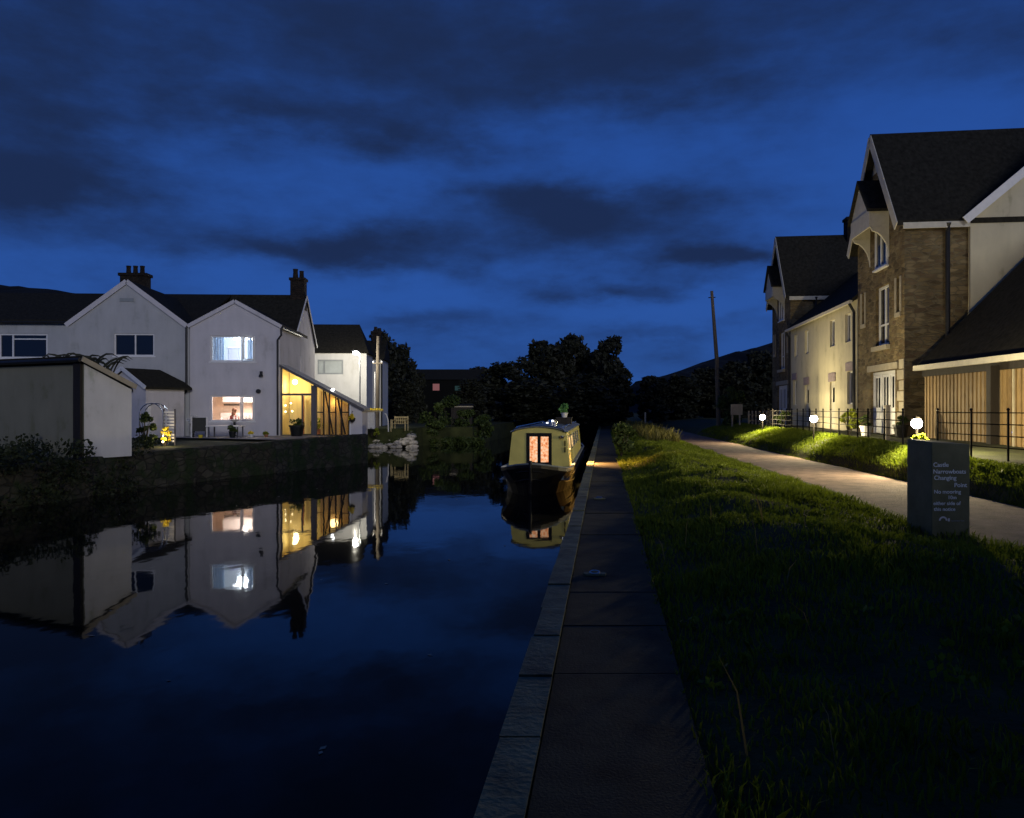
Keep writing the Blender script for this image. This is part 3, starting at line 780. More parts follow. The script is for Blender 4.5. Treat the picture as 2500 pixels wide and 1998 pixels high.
def crown_clusters(rg, n, R_, H, z0, lump=.38):
    out = []
    for _ in range(n):
        t = rg.random(); a = rg.random()*2*math.pi
        prof = math.sin(math.pi*(.12+.80*t))**.8
        rr = R_*prof*math.sqrt(rg.random())*.85
        q_ = R_*lump*rg.uniform(.6, 1.2)
        out.append(((rr*math.cos(a), rr*math.sin(a), z0+H*t), (q_, q_, q_*.75)))
    return out

# --- plants about the left bank
def shrub(name, label, cat, loc, R_, H, seed, mat, per=70, size=.12, n=14, group=None, z0=.1):
    rg = random.Random(seed)
    t = thing(name, label, cat, loc, 0, group)
    mesh_obj('foliage', leaf_mesh('foliage', crown_clusters(rg, n, R_, H, z0), per, size, seed, mat), t)
    s = MB()
    for k in range(5):
        a = k*1.26; s.tube([(0, 0, -.05), (R_*.25*math.cos(a), R_*.25*math.sin(a), H*.4), (R_*.5*math.cos(a), R_*.5*math.sin(a), H*.8)], [.03, .02, .008], 5)
    s.build('stem', M['bark'], t)
    return t
t = thing('arching_shrub', 'dark shrub with arching fronds rising behind the outbuilding roof', 'shrub', (-14.2, 26.6, 1.1))
V = MB(); rg = random.Random(5)
for k in range(46):
    a = rg.random()*6.28; ln = rg.uniform(.7, 1.5); cx, cy = rg.uniform(-1.1, 1.0), rg.uniform(-.3, .3)
    pts = []
    for q_ in range(6):
        s_ = q_/5; pts.append(Vector((cx+math.cos(a)*ln*s_*.8, cy+math.sin(a)*ln*s_*.4, 2.45+rg.uniform(0, .05)+1.25*ln*(s_-.72*s_*s_))))
    for q_ in range(5):
        w0, w1 = .075*(1-q_/5.5), .075*(1-(q_+1)/5.5)
        V.face([pts[q_]+Vector((0, 0, w0)), pts[q_]-Vector((0, 0, w0)), pts[q_+1]-Vector((0, 0, w1)), pts[q_+1]+Vector((0, 0, w1))])
V.build('frond', M['leaf_dark'], t)
s = MB()
for k in range(7): s.tube([(-1.1+k*.33, 0, 0), (-1.0+k*.33, .05, 1.0), (-1.05+k*.33, 0, 2.6)], [.05, .04, .02], 6)
s.build('stem', M['bark'], t)

# bank wall with its stones
pts = [(-13.2, 8), (-12.15, 19), (-11.3, 24.2), (-9.0, 29.85), (-6.5, 35.96)]
bw = MB()
def wtop(D): return lerp_tab([(8, .95), (24.2, 1.07), (36, 1.29)], D)
fine = []
for (a, b2) in zip(pts, pts[1:]):
    L_ = math.dist(a, b2); k = max(1, int(L_/.35))
    fine += [(a[0]+(b2[0]-a[0])*i/k, a[1]+(b2[1]-a[1])*i/k) for i in range(k)]
fine.append(pts[-1])
sec = []
for i, (x, y) in enumerate(fine):
    a = fine[max(0, i-1)]; b2 = fine[min(len(fine)-1, i+1)]
    tx, ty = b2[0]-a[0], b2[1]-a[1]; l = math.hypot(tx, ty); nx, ny = ty/l, -tx/l
    j = lambda s_: .05*mnoise.noise((x*2, y*2, s_*3))
    zt_ = wtop(y)+.05*mnoise.noise((x*3, y*3, 1))
    sec.append([(x+nx*(.12+j(1)), y+ny*(.12+j(1)), -1.0), (x+nx*(.05+j(2)), y+ny*(.05+j(2)), .45), (x+nx*j(4), y+ny*j(4), zt_-.08), (x-nx*.04, y-ny*.04, zt_), (x-nx*.45, y-ny*.45, zt_), (x-nx*.5, y-ny*.5, -1.0)])
for a, b2 in zip(sec, sec[1:]):
    for q_ in range(5): bw.face([a[q_], b2[q_], b2[q_+1], a[q_+1]])
bw.face(sec[-1])
bw.face(sec[0][::-1])
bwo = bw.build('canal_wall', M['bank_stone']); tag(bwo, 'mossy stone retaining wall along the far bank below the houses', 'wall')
# return wall behind the corner
rw = MB(); rw.prism([(-6.55, 36.0, 0), (-6.55, 36.5, 0), (-9.6, 37.3, 0), (-9.6, 36.8, 0)], (0, 0, -1), (0, 0, 1.25))
tag(rw.build('garden_wall', M['bank_stone']), 'short stone wall end turning back under the conservatory corner', 'wall')

# patio sheet
pa = MB().face([(-14.3, 33.2, 1.215), (-9.0, 31.0, 1.215), (-6.75, 35.9, 1.225), (-10.2, 36.6, 1.225), (-14.3, 35.6, 1.215)])
tag(pa.build('patio', M['patio']), 'grey stone patio in front of the lit house', 'patio', kind='structure')

# ivy and undergrowth over the near bank
rg = random.Random(11); cl_ = []
for k in range(90):
    D = rg.uniform(14, 24.3); x = XL(D)
    up = rg.random()
    cl_.append(((x+.1+.2*rg.random()-1.0*up*(rg.random() < .6), D, .1+up*1.35), (.38, .38, .26)))
for k in range(26):
    D = rg.uniform(19.5, 23.2); cl_.append(((-12.9-rg.random()*3.0, D-.4, 1.1+.35*rg.random()), (.4, .4, .3)))
me = leaf_mesh('ivy', cl_, 80, .07, 3, M['leaf_ivy'])
tag(mesh_obj('ivy', me), 'dark ivy and brambles spilling over the near canal bank', 'ivy', kind='stuff')

# climbing plant, metal arch and lit slatted screen beside the outbuilding
ap = Vector((-11.85+.0, 29.0, 1.12))
ar = thing('garden_arch', 'thin pale metal garden arch beside the outbuilding', 'garden arch', (-12.75, 28.4, 1.1))
v = MB()
for dy in (0, .4):
    v.tube([(-.42, dy, 0), (-.42, dy, 1.1)]+[(-.42*math.cos(a), dy, 1.1+.40*math.sin(a)) for a in np.linspace(.15, math.pi-.15, 9)]+[(.42, dy, 1.1), (.42, dy, 0)], .018, 6)
v.build('hoop', M['steel'], ar)
for z in (.25, .55, .85, 1.1):
    for s_ in (-.42, .42): MB().bar((s_, 0, z), (s_, .4, z), .016).build('rung', M['steel'], ar)
sl = thing('slatted_screen', 'white slatted screen lit from below beside the metal arch', 'screen', (-12.45, 28.75, 1.1))
v = MB()
for k in range(10): v.box(0, .36, 0, .03, .12+k*.115, .185+k*.115)
v.build('slat', M['white_paint'], sl)
v = MB().box(-.04, 0, 0, .05, 0, 1.3).box(.36, .40, 0, .05, 0, 1.3); v.build('post', M['timber_grey'], sl)
shrub('climbing_plant', 'dark climbing plant between outbuilding end wall and white screen', 'climber', (-12.75, 27.9, 1.05), .34, 1.15, 21, M['leaf_mid'], 60, .08, 16)
shrub('flowering_plant', 'yellow lit flowering plant at the foot of the white screen', 'plant', (-12.3, 28.5, 1.08), .22, .55, 22, M['yellow'], 30, .06, 9)
gl = thing('garden_light', 'small warm ground light among plants by the white screen', 'garden light', (-12.25, 28.2, 1.1))
MB().lathe([(.02, 0), (.02, .12)], 8).build('spike', M['black_plastic'], gl)
MB().ball((0, 0, .15), .035, 10, 8).build('bulb', M['bulb'], gl)
light('garden_lamp', 'POINT', (.10, -.08, .30), 18, (1, .78, .42), gl, .04)

# patio furniture
ct = thing('garden_chair', 'dark backed garden chair with a white side on the patio', 'chair', (-13.0, 33.4, 1.22), R(20))
MB().box(-.27, .27, -.02, .04, .25, .82).build('backrest', M['darkpot'], ct)
MB().box(-.27, .27, .04, .5, .34, .40).build('seat', M['darkpot'], ct)
for x in (-.30, .29):
    MB().prism([(x, -.03, 0), (x, .06, 0), (x, .10, .86), (x, -.12, .86)], (-.025, 0, 0), (.025, 0, 0)).build('side_frame', M['plastic_white'], ct)
for x in (-.24, .24): MB().box(x-.02, x+.02, .44, .48, 0, .34).build('leg', M['darkpot'], ct)
tb = thing('patio_table', 'low pale patio table below the lit kitchen window', 'table', (-11.95, 33.7, 1.22))
MB().box(-.75, .65, -.4, .4, .44, .49).build('tabletop', M['plastic_white'], tb)
for x, y in ((-.65, -.32), (.55, -.32), (-.65, .32), (.55, .32)): MB().box(x-.025, x+.025, y-.025, y+.025, 0, .44).build('leg', M['timber_grey'], tb)
bi = thing('bird_bath', 'small pale bird bath on a dark stem by the patio table', 'bird bath', (-11.95, 34.6, 1.22))
MB().lathe([(.13, 0), (.06, .08), (.05, .62)], 12).build('stem', M['darkpot'], bi)
MB().lathe([(.04, .62), (.2, .70), (.22, .74), (.12, .72)], 14).build('bowl', M['plastic_white'], bi)
def pot(loc, r, h, mat, label, plant=None, seed=1, name='plant_pot', cat='plant pot', pr=.2, ph=.3, group=None):
    t = thing(name, label, cat, loc, 0, group)
    MB().lathe([(r*.7, 0), (r*.95, h*.85), (r*1.05, h*.86), (r*1.05, h), (r*.85, h), (r*.82, h*.9)], 14).build('pot', mat, t)
    if plant: mesh_obj('plant', leaf_mesh('plant', crown_clusters(random.Random(seed), 7, pr, ph, h, .5), 40, .07, seed, plant), t)
    return t
pot((-11.55, 33.2, 1.22), .15, .26, M['darkpot'], 'round dark plant pot in front of the patio table', M['leaf_mid'], 31)
pot((-12.75, 32.9, 1.22), .10, .12, M['yellow'], 'little yellow pot beside the dark garden chair', None)
pot((-10.9, 33.6, 1.22), .11, .13, M['plastic_white'], 'low white pot right of the patio table', M['yellow'], 33, pr=.1, ph=.08)
pot((-10.4, 34.0, 1.22), .09, .11, M['terracotta'], 'low terracotta pot nearest the conservatory corner', M['leaf_lime'], 34, pr=.1, ph=.08)
pot((-9.35, 34.9, 1.22), .33, .48, M['darkpot'], 'large dark barrel planter before the conservatory door', M['leaf_mid'], 35, name='barrel_planter', cat='planter', pr=.3, ph=.22)
pot((-8.85, 36.7, 1.23), .14, .25, M['terracotta'], 'potted fern behind the conservatory glass', M['leaf_lime'], 36, name='potted_fern', cat='potted plant', pr=.3, ph=.5)
ty = thing('side_table', 'small orange side table inside the lit conservatory', 'table', (-9.75, 36.35, 1.23))
MB().box(-.25, .25, -.2, .2, .30, .34).build('tabletop', M['terracotta'], ty)
for x in (-.2, .2):
    for y in (-.15, .15): MB().box(x-.02, x+.02, y-.02, y+.02, 0, .30).build('leg', M['wood_bench'], ty)
wp = shrub('white_flowered_plant', 'pale flowering plant against the grey wall left of the chair', 'plant', (-13.45, 33.9, 1.22), .3, .9, 41, mottled('white_petals', (.5, .5, .5), 5, .2), 12, .07, 9)
hb = thing('hanging_basket', 'yellow flower basket hung on the conservatory end wall', 'hanging basket', (-7.05, 35.45, 2.0))
MB().lathe([(.03, -.2), (.12, -.12), (.15, 0)], 12).build('basket', M['darkpot'], hb)
mesh_obj('flowers', leaf_mesh('flowers', crown_clusters(random.Random(51), 7, .17, .2, -.06, .45), 40, .06, 51, M['yellow']), hb)
MB().bar((0, .16, .3), (0, -.02, .3), .02).bar((0, -.02, .3), (0, -.02, 0), .012).build('bracket', M['iron'], hb)
light('street_bounce', 'POINT', (0, 0, 0), 0, (1, 1, 1)) if False else None

# --- white house under the street lamp
wh = thing('house', 'white rendered house lit by the street lamp with one grey framed window', 'house', (-13.6, 52, 1.2), R(3))
b_ = MB(); WW = (1.0, 2.65, 3.45, 4.40)
b_.wall((0, 0), (1, 0), 4.15, 0, 4.85, [WW], .12)
b_.wall((4.15, 0), (0, 1), 3.2, 0, 4.85, [], inn=(-1, 0, 0)).wall((0, 3.2), (0, -1), 3.2, 0, 4.85, []).wall((4.15, 3.2), (-1, 0), 4.15, 0, 4.85, [])
b_.build('wall', M['render_white'], wh)
r = MB().face([(-.1, -.15, 4.82), (4.3, -.15, 4.82), (3.3, 3.0, 7.0), (-.1, 3.0, 7.0)]).face([(4.3, -.15, 4.82), (4.3, 3.3, 4.82), (3.3, 3.0, 7.0)]).face([(4.3, 3.3, 4.82), (-.1, 3.3, 4.82), (-.1, 3.0, 7.0), (3.3, 3.0, 7.0)]).face([(-.1, -.15, 4.81), (4.3, -.15, 4.81), (4.3, 3.3, 4.81), (-.1, 3.3, 4.81)])
r.build('roof', M['slate'], wh)
window(wh, (WW[0], .03, WW[2]), 0, WW[1]-WW[0], WW[3]-WW[2], (.27,), frame=M['grey_frame'], pane=mottled('net_curtain', (.42, .45, .44), 2, .1, .3), fw=.10, sill=False)
wh2 = thing('house', 'pale rendered house end with a tall stone chimney behind the wooden pole', 'house', (-12.6, 56.5, 1.2), R(3))
MB().wall((0, 0), (1, 0), 3.45, 0, 4.75, []).wall((3.45, 0), (0, 1), 4, 0, 4.75, [], inn=(-1, 0, 0)).build('wall', M['render_white'], wh2)
r = MB().prism([(0, -.15, 4.7), (0, 2.0, 6.2), (0, 4.15, 4.7)], (-.1, 0, 0), (3.6, 0, 0)); ro = r.build('roof', M['slate'], wh2)
c_ = MB().box(2.55, 3.2, 1.6, 2.4, 5.4, 6.7).box(2.48, 3.27, 1.53, 2.47, 6.7, 6.85).lathe([(.13, 0), (.11, .35)], 10, (2.75, 2, 6.85)).lathe([(.13, 0), (.11, .25)], 10, (3.05, 2, 6.85))
c_.build('chimney', M['chimney_brick'], ro)
MB().tube([(3.42, -.08, 4.7), (3.42, -.08, 0)], .06).build('downpipe', M['black_plastic'], wh2)

# street lamp
sl = thing('street_lamp', 'lit street lamp on a slim pole before the white house', 'street lamp', (-9.27, 49, 1.2))
MB().tube([(0, 0, 0), (0, 0, 1.2)], .07, 10).tube([(0, 0, 1.2), (0, 0, 4.62)], [.045, .035], 10).build('pole', M['grey_frame'], sl)
MB().tube([(0, 0, 4.6), (-.08, 0, 4.7), (-.22, 0, 4.72)], .03, 8).build('arm', M['grey_frame'], sl)
MB().box(-.46, -.12, -.11, .11, 4.70, 4.77).build('lamp_head', M['grey_frame'], sl)
MB().ball((-.27, -.03, 4.62), .155, 14, 10, .8).build('lamp_glass', M['lampstreet'], sl)
light('street_light', 'POINT', (-.27, -.1, 4.40), 560, (1, .93, .76), sl, .1)

# utility pole
up = thing('utility_pole', 'wooden utility pole with insulators right of the street lamp', 'utility pole', (-8.42, 50.2, 1.2))
MB().tube([(.0, 0, 0), (.03, 0, 3), (.06, 0, 5.75)], [.14, .125, .10], 10).build('pole', M['timber_pole'], up)
MB().bar((-.25, -.1, 4.05), (.35, -.1, 4.05), .07).build('crossarm', M['timber_pole'], up)
for x in (-.22, .30): MB().lathe([(.04, 0), (.06, .05), (.03, .12)], 8, (x, -.1, 4.08)).build('insulator', M['plastic_white'], up)
MB().tube([(-.12, -.12, 0), (-.12, -.12, 3.5)], .035, 8).build('conduit', M['plastic_white'], up)
# yellow topped planter on a white lattice stand
ps = thing('planter_stand', 'white lattice stand topped with a tray of yellow flowers', 'planter', (-8.6, 48.9, 1.2))
v = MB()
for k in range(5): v.box(-.28+k*.13, -.25+k*.13, -.2, -.17, 0, 1.05)
for k in range(6): v.box(-.28, .27, -.215, -.2, .08+k*.18, .11+k*.18)
v.box(-.27, .26, -.16, .2, 0, 1.04); v.build('lattice', M['plastic_white'], ps)
MB().box(-.75, .75, -.3, .3, 1.05, 1.12).build('tray', M['wood_bench'], ps)
mesh_obj('flowers', leaf_mesh('flowers', [((-.6+.15*k, 0, 1.17), (.14, .25, .07)) for k in range(9)], 30, .07, 52, M['yellow']), ps)
# bench, rail, and rocks of the waterside garden
be = thing('garden_bench', 'wooden garden chair with slatted back in the lit waterside garden', 'bench', (-7.0, 49.9, 1.05), R(-14))
v = MB().box(-.4, .4, .36, .40, .80, .88).box(-.4, .4, .36, .40, .62, .67)
for k in range(6): v.box(-.33+k*.12, -.29+k*.12, .365, .395, .45, .80)
v.build('backrest', M['wood_bench'], be)
v = MB()
for k in range(4): v.box(-.42, .42, -.1+k*.12, .0+k*.12, .42, .45)
v.build('seat', M['wood_bench'], be)
for x in (-.43, .43):
    MB().box(x-.03, x+.03, -.12, -.06, 0, .64).build('leg', M['wood_bench'], be); MB().box(x-.03, x+.03, .34, .40, 0, .9).build('leg', M['wood_bench'], be)
    MB().box(x-.04, x+.04, -.14, .36, .64, .68).build('armrest', M['wood_bench'], be)
hr = thing('handrail', 'curved pale handrail beside the garden steps', 'handrail', (-7.75, 49.6, 1.0))
MB().tube([(.12, 0, 0), (.10, 0, .7), (0, 0, 1.05), (-.1, 0, 1.12)], .035, 8).build('rail', M['plastic_white'], hr)
MB().tube([(.28, 0, 0), (.28, 0, .75)], .035, 8).build('post', M['wood_bench'], hr)
def rock_mesh(seed):
    me = bpy.data.meshes.new('garden_rock'); import bmesh
    bm = bmesh.new(); bmesh.ops.create_icosphere(bm, subdivisions=2, radius=.5)
    for v_ in bm.verts:
        k = 1 + .35*mnoise.noise(v_.co*2.2 + Vector((seed*7, 0, 0))) + .12*mnoise.noise(v_.co*6 + Vector((seed*3, 0, 0)))
        v_.co = Vector((v_.co.x*k*1.25, v_.co.y*k, v_.co.z*k*.62))
    bm.to_mesh(me); bm.free(); me.materials.append(M['rock']); return me
RM = [rock_mesh(i) for i in range(4)]
rg = random.Random(4)
ROCKS = []
for k in range(38):
    t_ = rg.random()**1.2; row = min(3, int(t_*4))
    ROCKS.append((-8.7+2.9*rg.random()-.25*t_, 49.15+1.5*t_+rg.uniform(-.1, .1), .04+1.0*t_, rg.uniform(.18, .30) if rg.random() < .5 else rg.uniform(.35, .66), row))
for i, (x, y, z, s_, row) in enumerate(ROCKS):
    o = mesh_obj('garden_rock', RM[i % 4]); o.location = (x, y, z); o.scale = (s_, s_, s_); o.rotation_euler = (0, 0, rg.random()*6)
    tag(o, ('pale rock at the waterline of the garden rockery', 'pale rock just above the waterline of the garden rockery', 'pale rock in the upper middle of the garden rockery', 'pale rock at the top of the rockery below the garden bench')[row], 'rock', 'rocks stacked as the waterside rockery')
rg = random.Random(14)
tag(mesh_obj('rockery_weeds', leaf_mesh('rockery_weeds', [((-8.6+2.7*rg.random(), 49.1+1.4*q_, .15+1.0*q_), (.14, .12, .09)) for q_ in [rg.random() for _ in range(26)]], 18, .06, 15, M['leaf_mid'])), 'small green weeds growing between the rockery stones', 'weeds', kind='stuff')
for i, (x, y, r_, lab) in enumerate([(-8.55, 49.0, .35, 'dark rounded shrub at the left end of the rockery'), (-8.2, 48.6, .22, 'low yellow green plant beside the canal wall corner')]):
    shrub('rockery_plant', lab, 'plant', (x, y, .75), r_, r_*1.6, 61+i, (M['leaf_dark'], M['leaf_lime'])[i], 40, .08, 8)
# hedge and bushes of the far bank
HB = [(-5.2, 53.2, 1.0, 2.1, 'rounded bush right of the rockery with lit left edge'), (-4.2, 55.0, 1.1, 2.5, 'taller leafy bush behind the rounded bush'), (-3.1, 54.8, .9, 1.7, 'low green bush at the right end of the far bank'), (-2.0, 56.0, .9, 1.3, 'small dark bush beside the water near the boat bow')]
for i, (x, y, r_, h_, lab) in enumerate(HB):
    shrub('bank_bush', lab, 'bush', (x, y, .55), r_, h_, 71+i, M['leaf_mid'], 90, .14, 18, 'bushes along the far canal bank')
rg = random.Random(9)
me = leaf_mesh('bank_reeds', [((-6.0+k*.16, 53.3+.2*math.sin(k), .25), (.15, .2, .25)) for k in range(26)], 26, .16, 8, M['leaf_mid'], 0, 3)
tag(mesh_obj('bank_reeds', me), 'low reeds fringing the far bank waterline', 'reeds', kind='stuff')
gs = thing('garden_shed', 'dark garden shed with pale roof edge beyond the bushes', 'shed', (-4.7, 62, 1.2))
MB().box(0, 1.6, 0, 1.6, 0, 1.35).build('wall', M['timber_dark'], gs)
MB().prism([(-.1, -.1, 1.36), (1.7, -.1, 1.36), (1.7, 1.7, 1.55), (-.1, 1.7, 1.55)], (0, 0, 0), (0, 0, .06)).build('roof', M['slate'], gs)
MB().box(-.1, 1.7, -.14, -.105, 1.34, 1.43).build('roof_edge', M['dress'], gs)

# distant house with faint windows
dh = thing('house', 'distant dark house with one pink lit window among trees', 'house', (-10.6, 78, 1.2))
MB().wall((0, 0), (1, 0), 7.5, 0, 4.1, [(2.85, 3.6, 2.95, 3.7), (5.0, 5.75, 2.95, 3.5)], .15).wall((7.5, 0), (0, 1), 6, 0, 4.1, [], inn=(-1, 0, 0)).wall((0, 6), (0, -1), 6, 0, 4.1, []).build('wall', M['hill'], dh)
MB().prism([(0, -.2, 4.05), (0, 3, 5.2), (0, 6.2, 4.05)], (-.2, 0, 0), (7.7, 0, 0)).build('roof', M['slate'], dh)
window(dh, (2.85, .05, 2.95), 0, .75, .75, (), pane=emit('pink_window', (.42, .17, .18), .45), fw=.05, frame=M['hill'], sill=False)
window(dh, (5.0, .05, 2.95), 0, .75, .55, (), pane=emit('dim_window', (.03, .07, .075), .5), fw=.05, frame=M['hill'], sill=False)

# ================================================================== NARROWBOAT
bt = thing('narrowboat', 'cream narrowboat with glowing curtained bow doors moored at the towpath', 'narrowboat', (.50, 21.85, 0), R(-6.56))
def half(y):
    return lerp_tab([(0, .05), (.12, .28), (.25, .44), (.6, .72), (1.1, .92), (1.8, 1.02), (2.6, 1.05), (16.2, 1.04), (17.0, .95), (17.6, .75)], y)
def gun(y): return lerp_tab([(0, .90), (.5, .80), (1.2, .71), (2.4, .66), (3.2, .64), (16, .64), (17.6, .74)], y)
ys = [0, .12, .25, .42, .6, .85, 1.1, 1.45, 1.8, 2.2, 2.6, 3.4, 6, 9, 12, 15, 16.2, 17, 17.6]
hb_ = MB(); secs = []
for y in ys:
    w_, g_ = half(y), gun(y)
    lw = w_*lerp_tab([(0, .5), (1.2, .8), (3, .97)], y); bw_ = w_*lerp_tab([(0, .3), (1.2, .6), (3, .9)], y)
    yb = y + lerp_tab([(0, .28), (2, .0)], y)
    secs.append([(-w_, y, g_), (-w_*1.01, y, g_-.10), (-lw, y+.1*max(0, 1-y), .30), (-bw_, yb, -.35), (bw_, yb, -.35), (lw, y+.1*max(0, 1-y), .30), (w_*1.01, y, g_-.10), (w_, y, g_)])
for a, c in zip(secs, secs[1:]):
    for q_ in range(7): hb_.face([a[q_], a[q_+1], c[q_+1], c[q_]])
hb_.face(secs[-1]); hb_.face(secs[0][::-1])
hull = hb_.build('hull', M['hull'], bt)
# gunwale cap, rubbing strake, stem post, deck
for nm, dz, off, rr, mt in (('gunwale', 0, -.03, .035, 'boat_grey'), ('rubbing_strake', -.20, .0, .022, 'hull'), ('rubbing_strake', -.42, -.03, .022, 'hull')):
    v = MB()
    for s_ in (-1, 1):
        v.tube([(s_*max(.02, half(y)*(1 if dz == 0 else lerp_tab([(0, 1+dz*.9), (3, 1)], y))+off+.015), y+.02, gun(y)+dz) for y in ys], rr, 6)
    v.build(nm, M[mt], bt)
dk = MB()
for a, c in zip(ys[:7], ys[1:7]):
    dk.face([(-half(a)*.96, a, gun(a)-.02), (half(a)*.96, a, gun(a)-.02), (half(c)*.96, c, gun(c)-.02), (-half(c)*.96, c, gun(c)-.02)])
dk.face([(-.85, 1.1, gun(1.1)-.02), (.85, 1.1, gun(1.1)-.02), (.85, 1.12, .38), (-.85, 1.12, .38)])
dk.face([(-1.0, 1.1, .38), (1.0, 1.1, .38), (1.0, 3.0, .38), (-1.0, 3.0, .38)])
dk.build('fore_deck', M['boat_grey'], bt)
MB().tube([(0, .02, .1), (0, -.03, .8), (0, .0, .99)], [.05, .045, .05], 8).bar((-.10, .25, .93), (.10, .25, .93), .035).bar((0, .25, .80), (0, .25, .95), .045).build('stem_post', M['hull'], bt)
# side decks
v = MB()
for s_ in (-1, 1): v.face([(s_*.9, 2.9, .65), (s_*1.02, 2.9, .65), (s_*1.02, 16.2, .645), (s_*.9, 16.2, .645)])
v.build('side_deck', M['boat_grey'], bt)
# cabin
Y0, Y1 = 2.95, 14.8
CB, CT, ZB, ZT, ZC = .95, .84, .62, 1.67, 1.83
def xs_(z): return CB + (CT-CB)*(z-ZB)/(ZT-ZB)
cab = MB()
SW = [(3.7, 4.6), (5.5, 6.4), (7.3, 8.2), (9.2, 10.1), (11.2, 12.1)]
for s_ in (-1, 1):
    yy = sorted({Y0, Y1, *[q_ for w_ in SW for q_ in w_]}); zz = [ZB, 1.10, 1.52, ZT]
    for a, c in zip(yy, yy[1:]):
        for d, e in zip(zz, zz[1:]):
            if (a, c) in SW and d == 1.10: continue
            cab.face([(s_*xs_(d), a, d), (s_*xs_(d), c, d), (s_*xs_(e), c, e), (s_*xs_(e), a, e)])
arc = [(CT*math.sin(t)/math.sin(1), ZT+(ZC-ZT)*(math.cos(t)-math.cos(1))/(1-math.cos(1))) for t in np.linspace(-1, 1, 11)]
DX, DZ0, DZ1 = .39, .45, 1.66
cab.face([(-xs_(ZB), Y0, .38), (-DX, Y0, .38), (-DX, Y0, DZ1), (-CT, Y0, ZT), (-xs_(ZB), Y0, ZB)])
cab.face([(DX, Y0, .38), (xs_(ZB), Y0, .38), (xs_(ZB), Y0, ZB), (CT, Y0, ZT), (DX, Y0, DZ1)])
cab.face([(-CT, Y0, ZT), (-DX, Y0, DZ1), (DX, Y0, DZ1), (CT, Y0, ZT)]+[(x, Y0, z) for x, z in arc[::-1]][1:-1])
cab.face([(-xs_(ZB), Y1, .38), (xs_(ZB), Y1, .38), (CT, Y1, ZT), (-CT, Y1, ZT)])
cabin = cab.build('cabin', M['boat_cream'], bt)
rf = MB()
for (x0, z0), (x1, z1) in zip(arc, arc[1:]):
    k = 1.05
    rf.prism([(x0*k, 0, z0+.012), (x1*k, 0, z1+.012), (x1*k, 0, z1+.05), (x0*k, 0, z0+.05)], (0, Y0-.1, 0), (0, Y1+.1, 0))
roofb = rf.build('roof', M['boat_grey'], bt)
v = MB()
for s_ in (-1, 1):
    v.tube([(s_*.72, Y0+.1, 1.80)]+[(s_*.72, y, 1.84) for y in np.arange(Y0+.25, Y1-.2, .8)]+[(s_*.72, Y1-.1, 1.80)], .022, 6)
v.tube([(-.8, Y0-.11, 1.70)]+[(x*1.05, Y0-.11, z+.055) for x, z in arc[1:-1]]+[(.8, Y0-.11, 1.70)], .016, 6)
v.build('handrail', M['steel'], bt)
# bow doors
M['lace'] = emit('lit_lace', (1, .5, .3), 1.0, ((1, 1, 1), 15, [(.30, (.55, .10, .04)), (.46, (1.0, .40, .16)), (.62, (1.0, .66, .42)), (.8, (1, .82, .62))]))
fr = MB().box(-DX, -DX+.05, Y0-.03, Y0+.03, .42, DZ1).box(DX-.05, DX, Y0-.03, Y0+.03, .42, DZ1).box(-DX+.05, DX-.05, Y0-.03, Y0+.03, DZ1-.06, DZ1)
fr.build('door_frame', M['hull'], bt)
for s_ in (-1, 1):
    x0, x1 = (-.335, -.005) if s_ < 0 else (.005, .335)
    d = MB().box(x0, x0+.045, Y0-.02, Y0+.02, .45, DZ1-.065).box(x1-.045, x1, Y0-.02, Y0+.02, .45, DZ1-.065).box(x0+.045, x1-.045, Y0-.02, Y0+.02, DZ1-.11, DZ1-.065).box(x0+.045, x1-.045, Y0-.02, Y0+.02, .45, .76)
    do = d.build('bow_door', M['hull'], bt)
    MB().box(x0+.04, x1-.04, Y0+.0, Y0+.008, .74, DZ1-.10).build('curtained_pane', M['lace'], do)
MB().lathe([(.0005, 0), (.06, .02), (.075, .08), (.075, .1)], 12).build('headlamp', M['steel'], bt, (.72, Y0-.09, 1.48))
for z in (1.15, 1.35): MB().tube([(.80, Y0-.03, z-.08), (.80, Y0-.05, z+.08)], .02, 6).build('fender_hook', M['hull'], bt)
# side windows, lit
M['cabin_lit'] = emit('cabin_window', (1, .56, .20), 2.6, ((1, 1.5, 1), 6, [(.3, (.6, .28, .08)), (.7, (1, .68, .3))]))
for s_ in (-1, 1):
    for a, c in SW:
        v = MB(); xa, xb = xs_(1.10)*s_, xs_(1.52)*s_
        for p0, p1 in (((xa, a, 1.10), (xa, c, 1.10)), ((xb, a, 1.52), (xb, c, 1.52)), ((xa, a, 1.10), (xb, a, 1.52)), ((xa, c, 1.10), (xb, c, 1.52))): v.bar(p0, p1, .04)
        wo_ = v.build('window', M['steel'], bt)
        MB().face([(xa*.985, a, 1.10), (xa*.985, c, 1.10), (xb*.985, c, 1.52), (xb*.985, a, 1.52)]).build('pane', M['cabin_lit'] if (s_ > 0 and a < 6.5) else M['glass_dark'], wo_)
light('cabin_light', 'AREA', (1.0, 3.95, 1.28), 190, (1, .50, .17), bt, .30, (R(-14), R(-40), 0), spread=R(100))
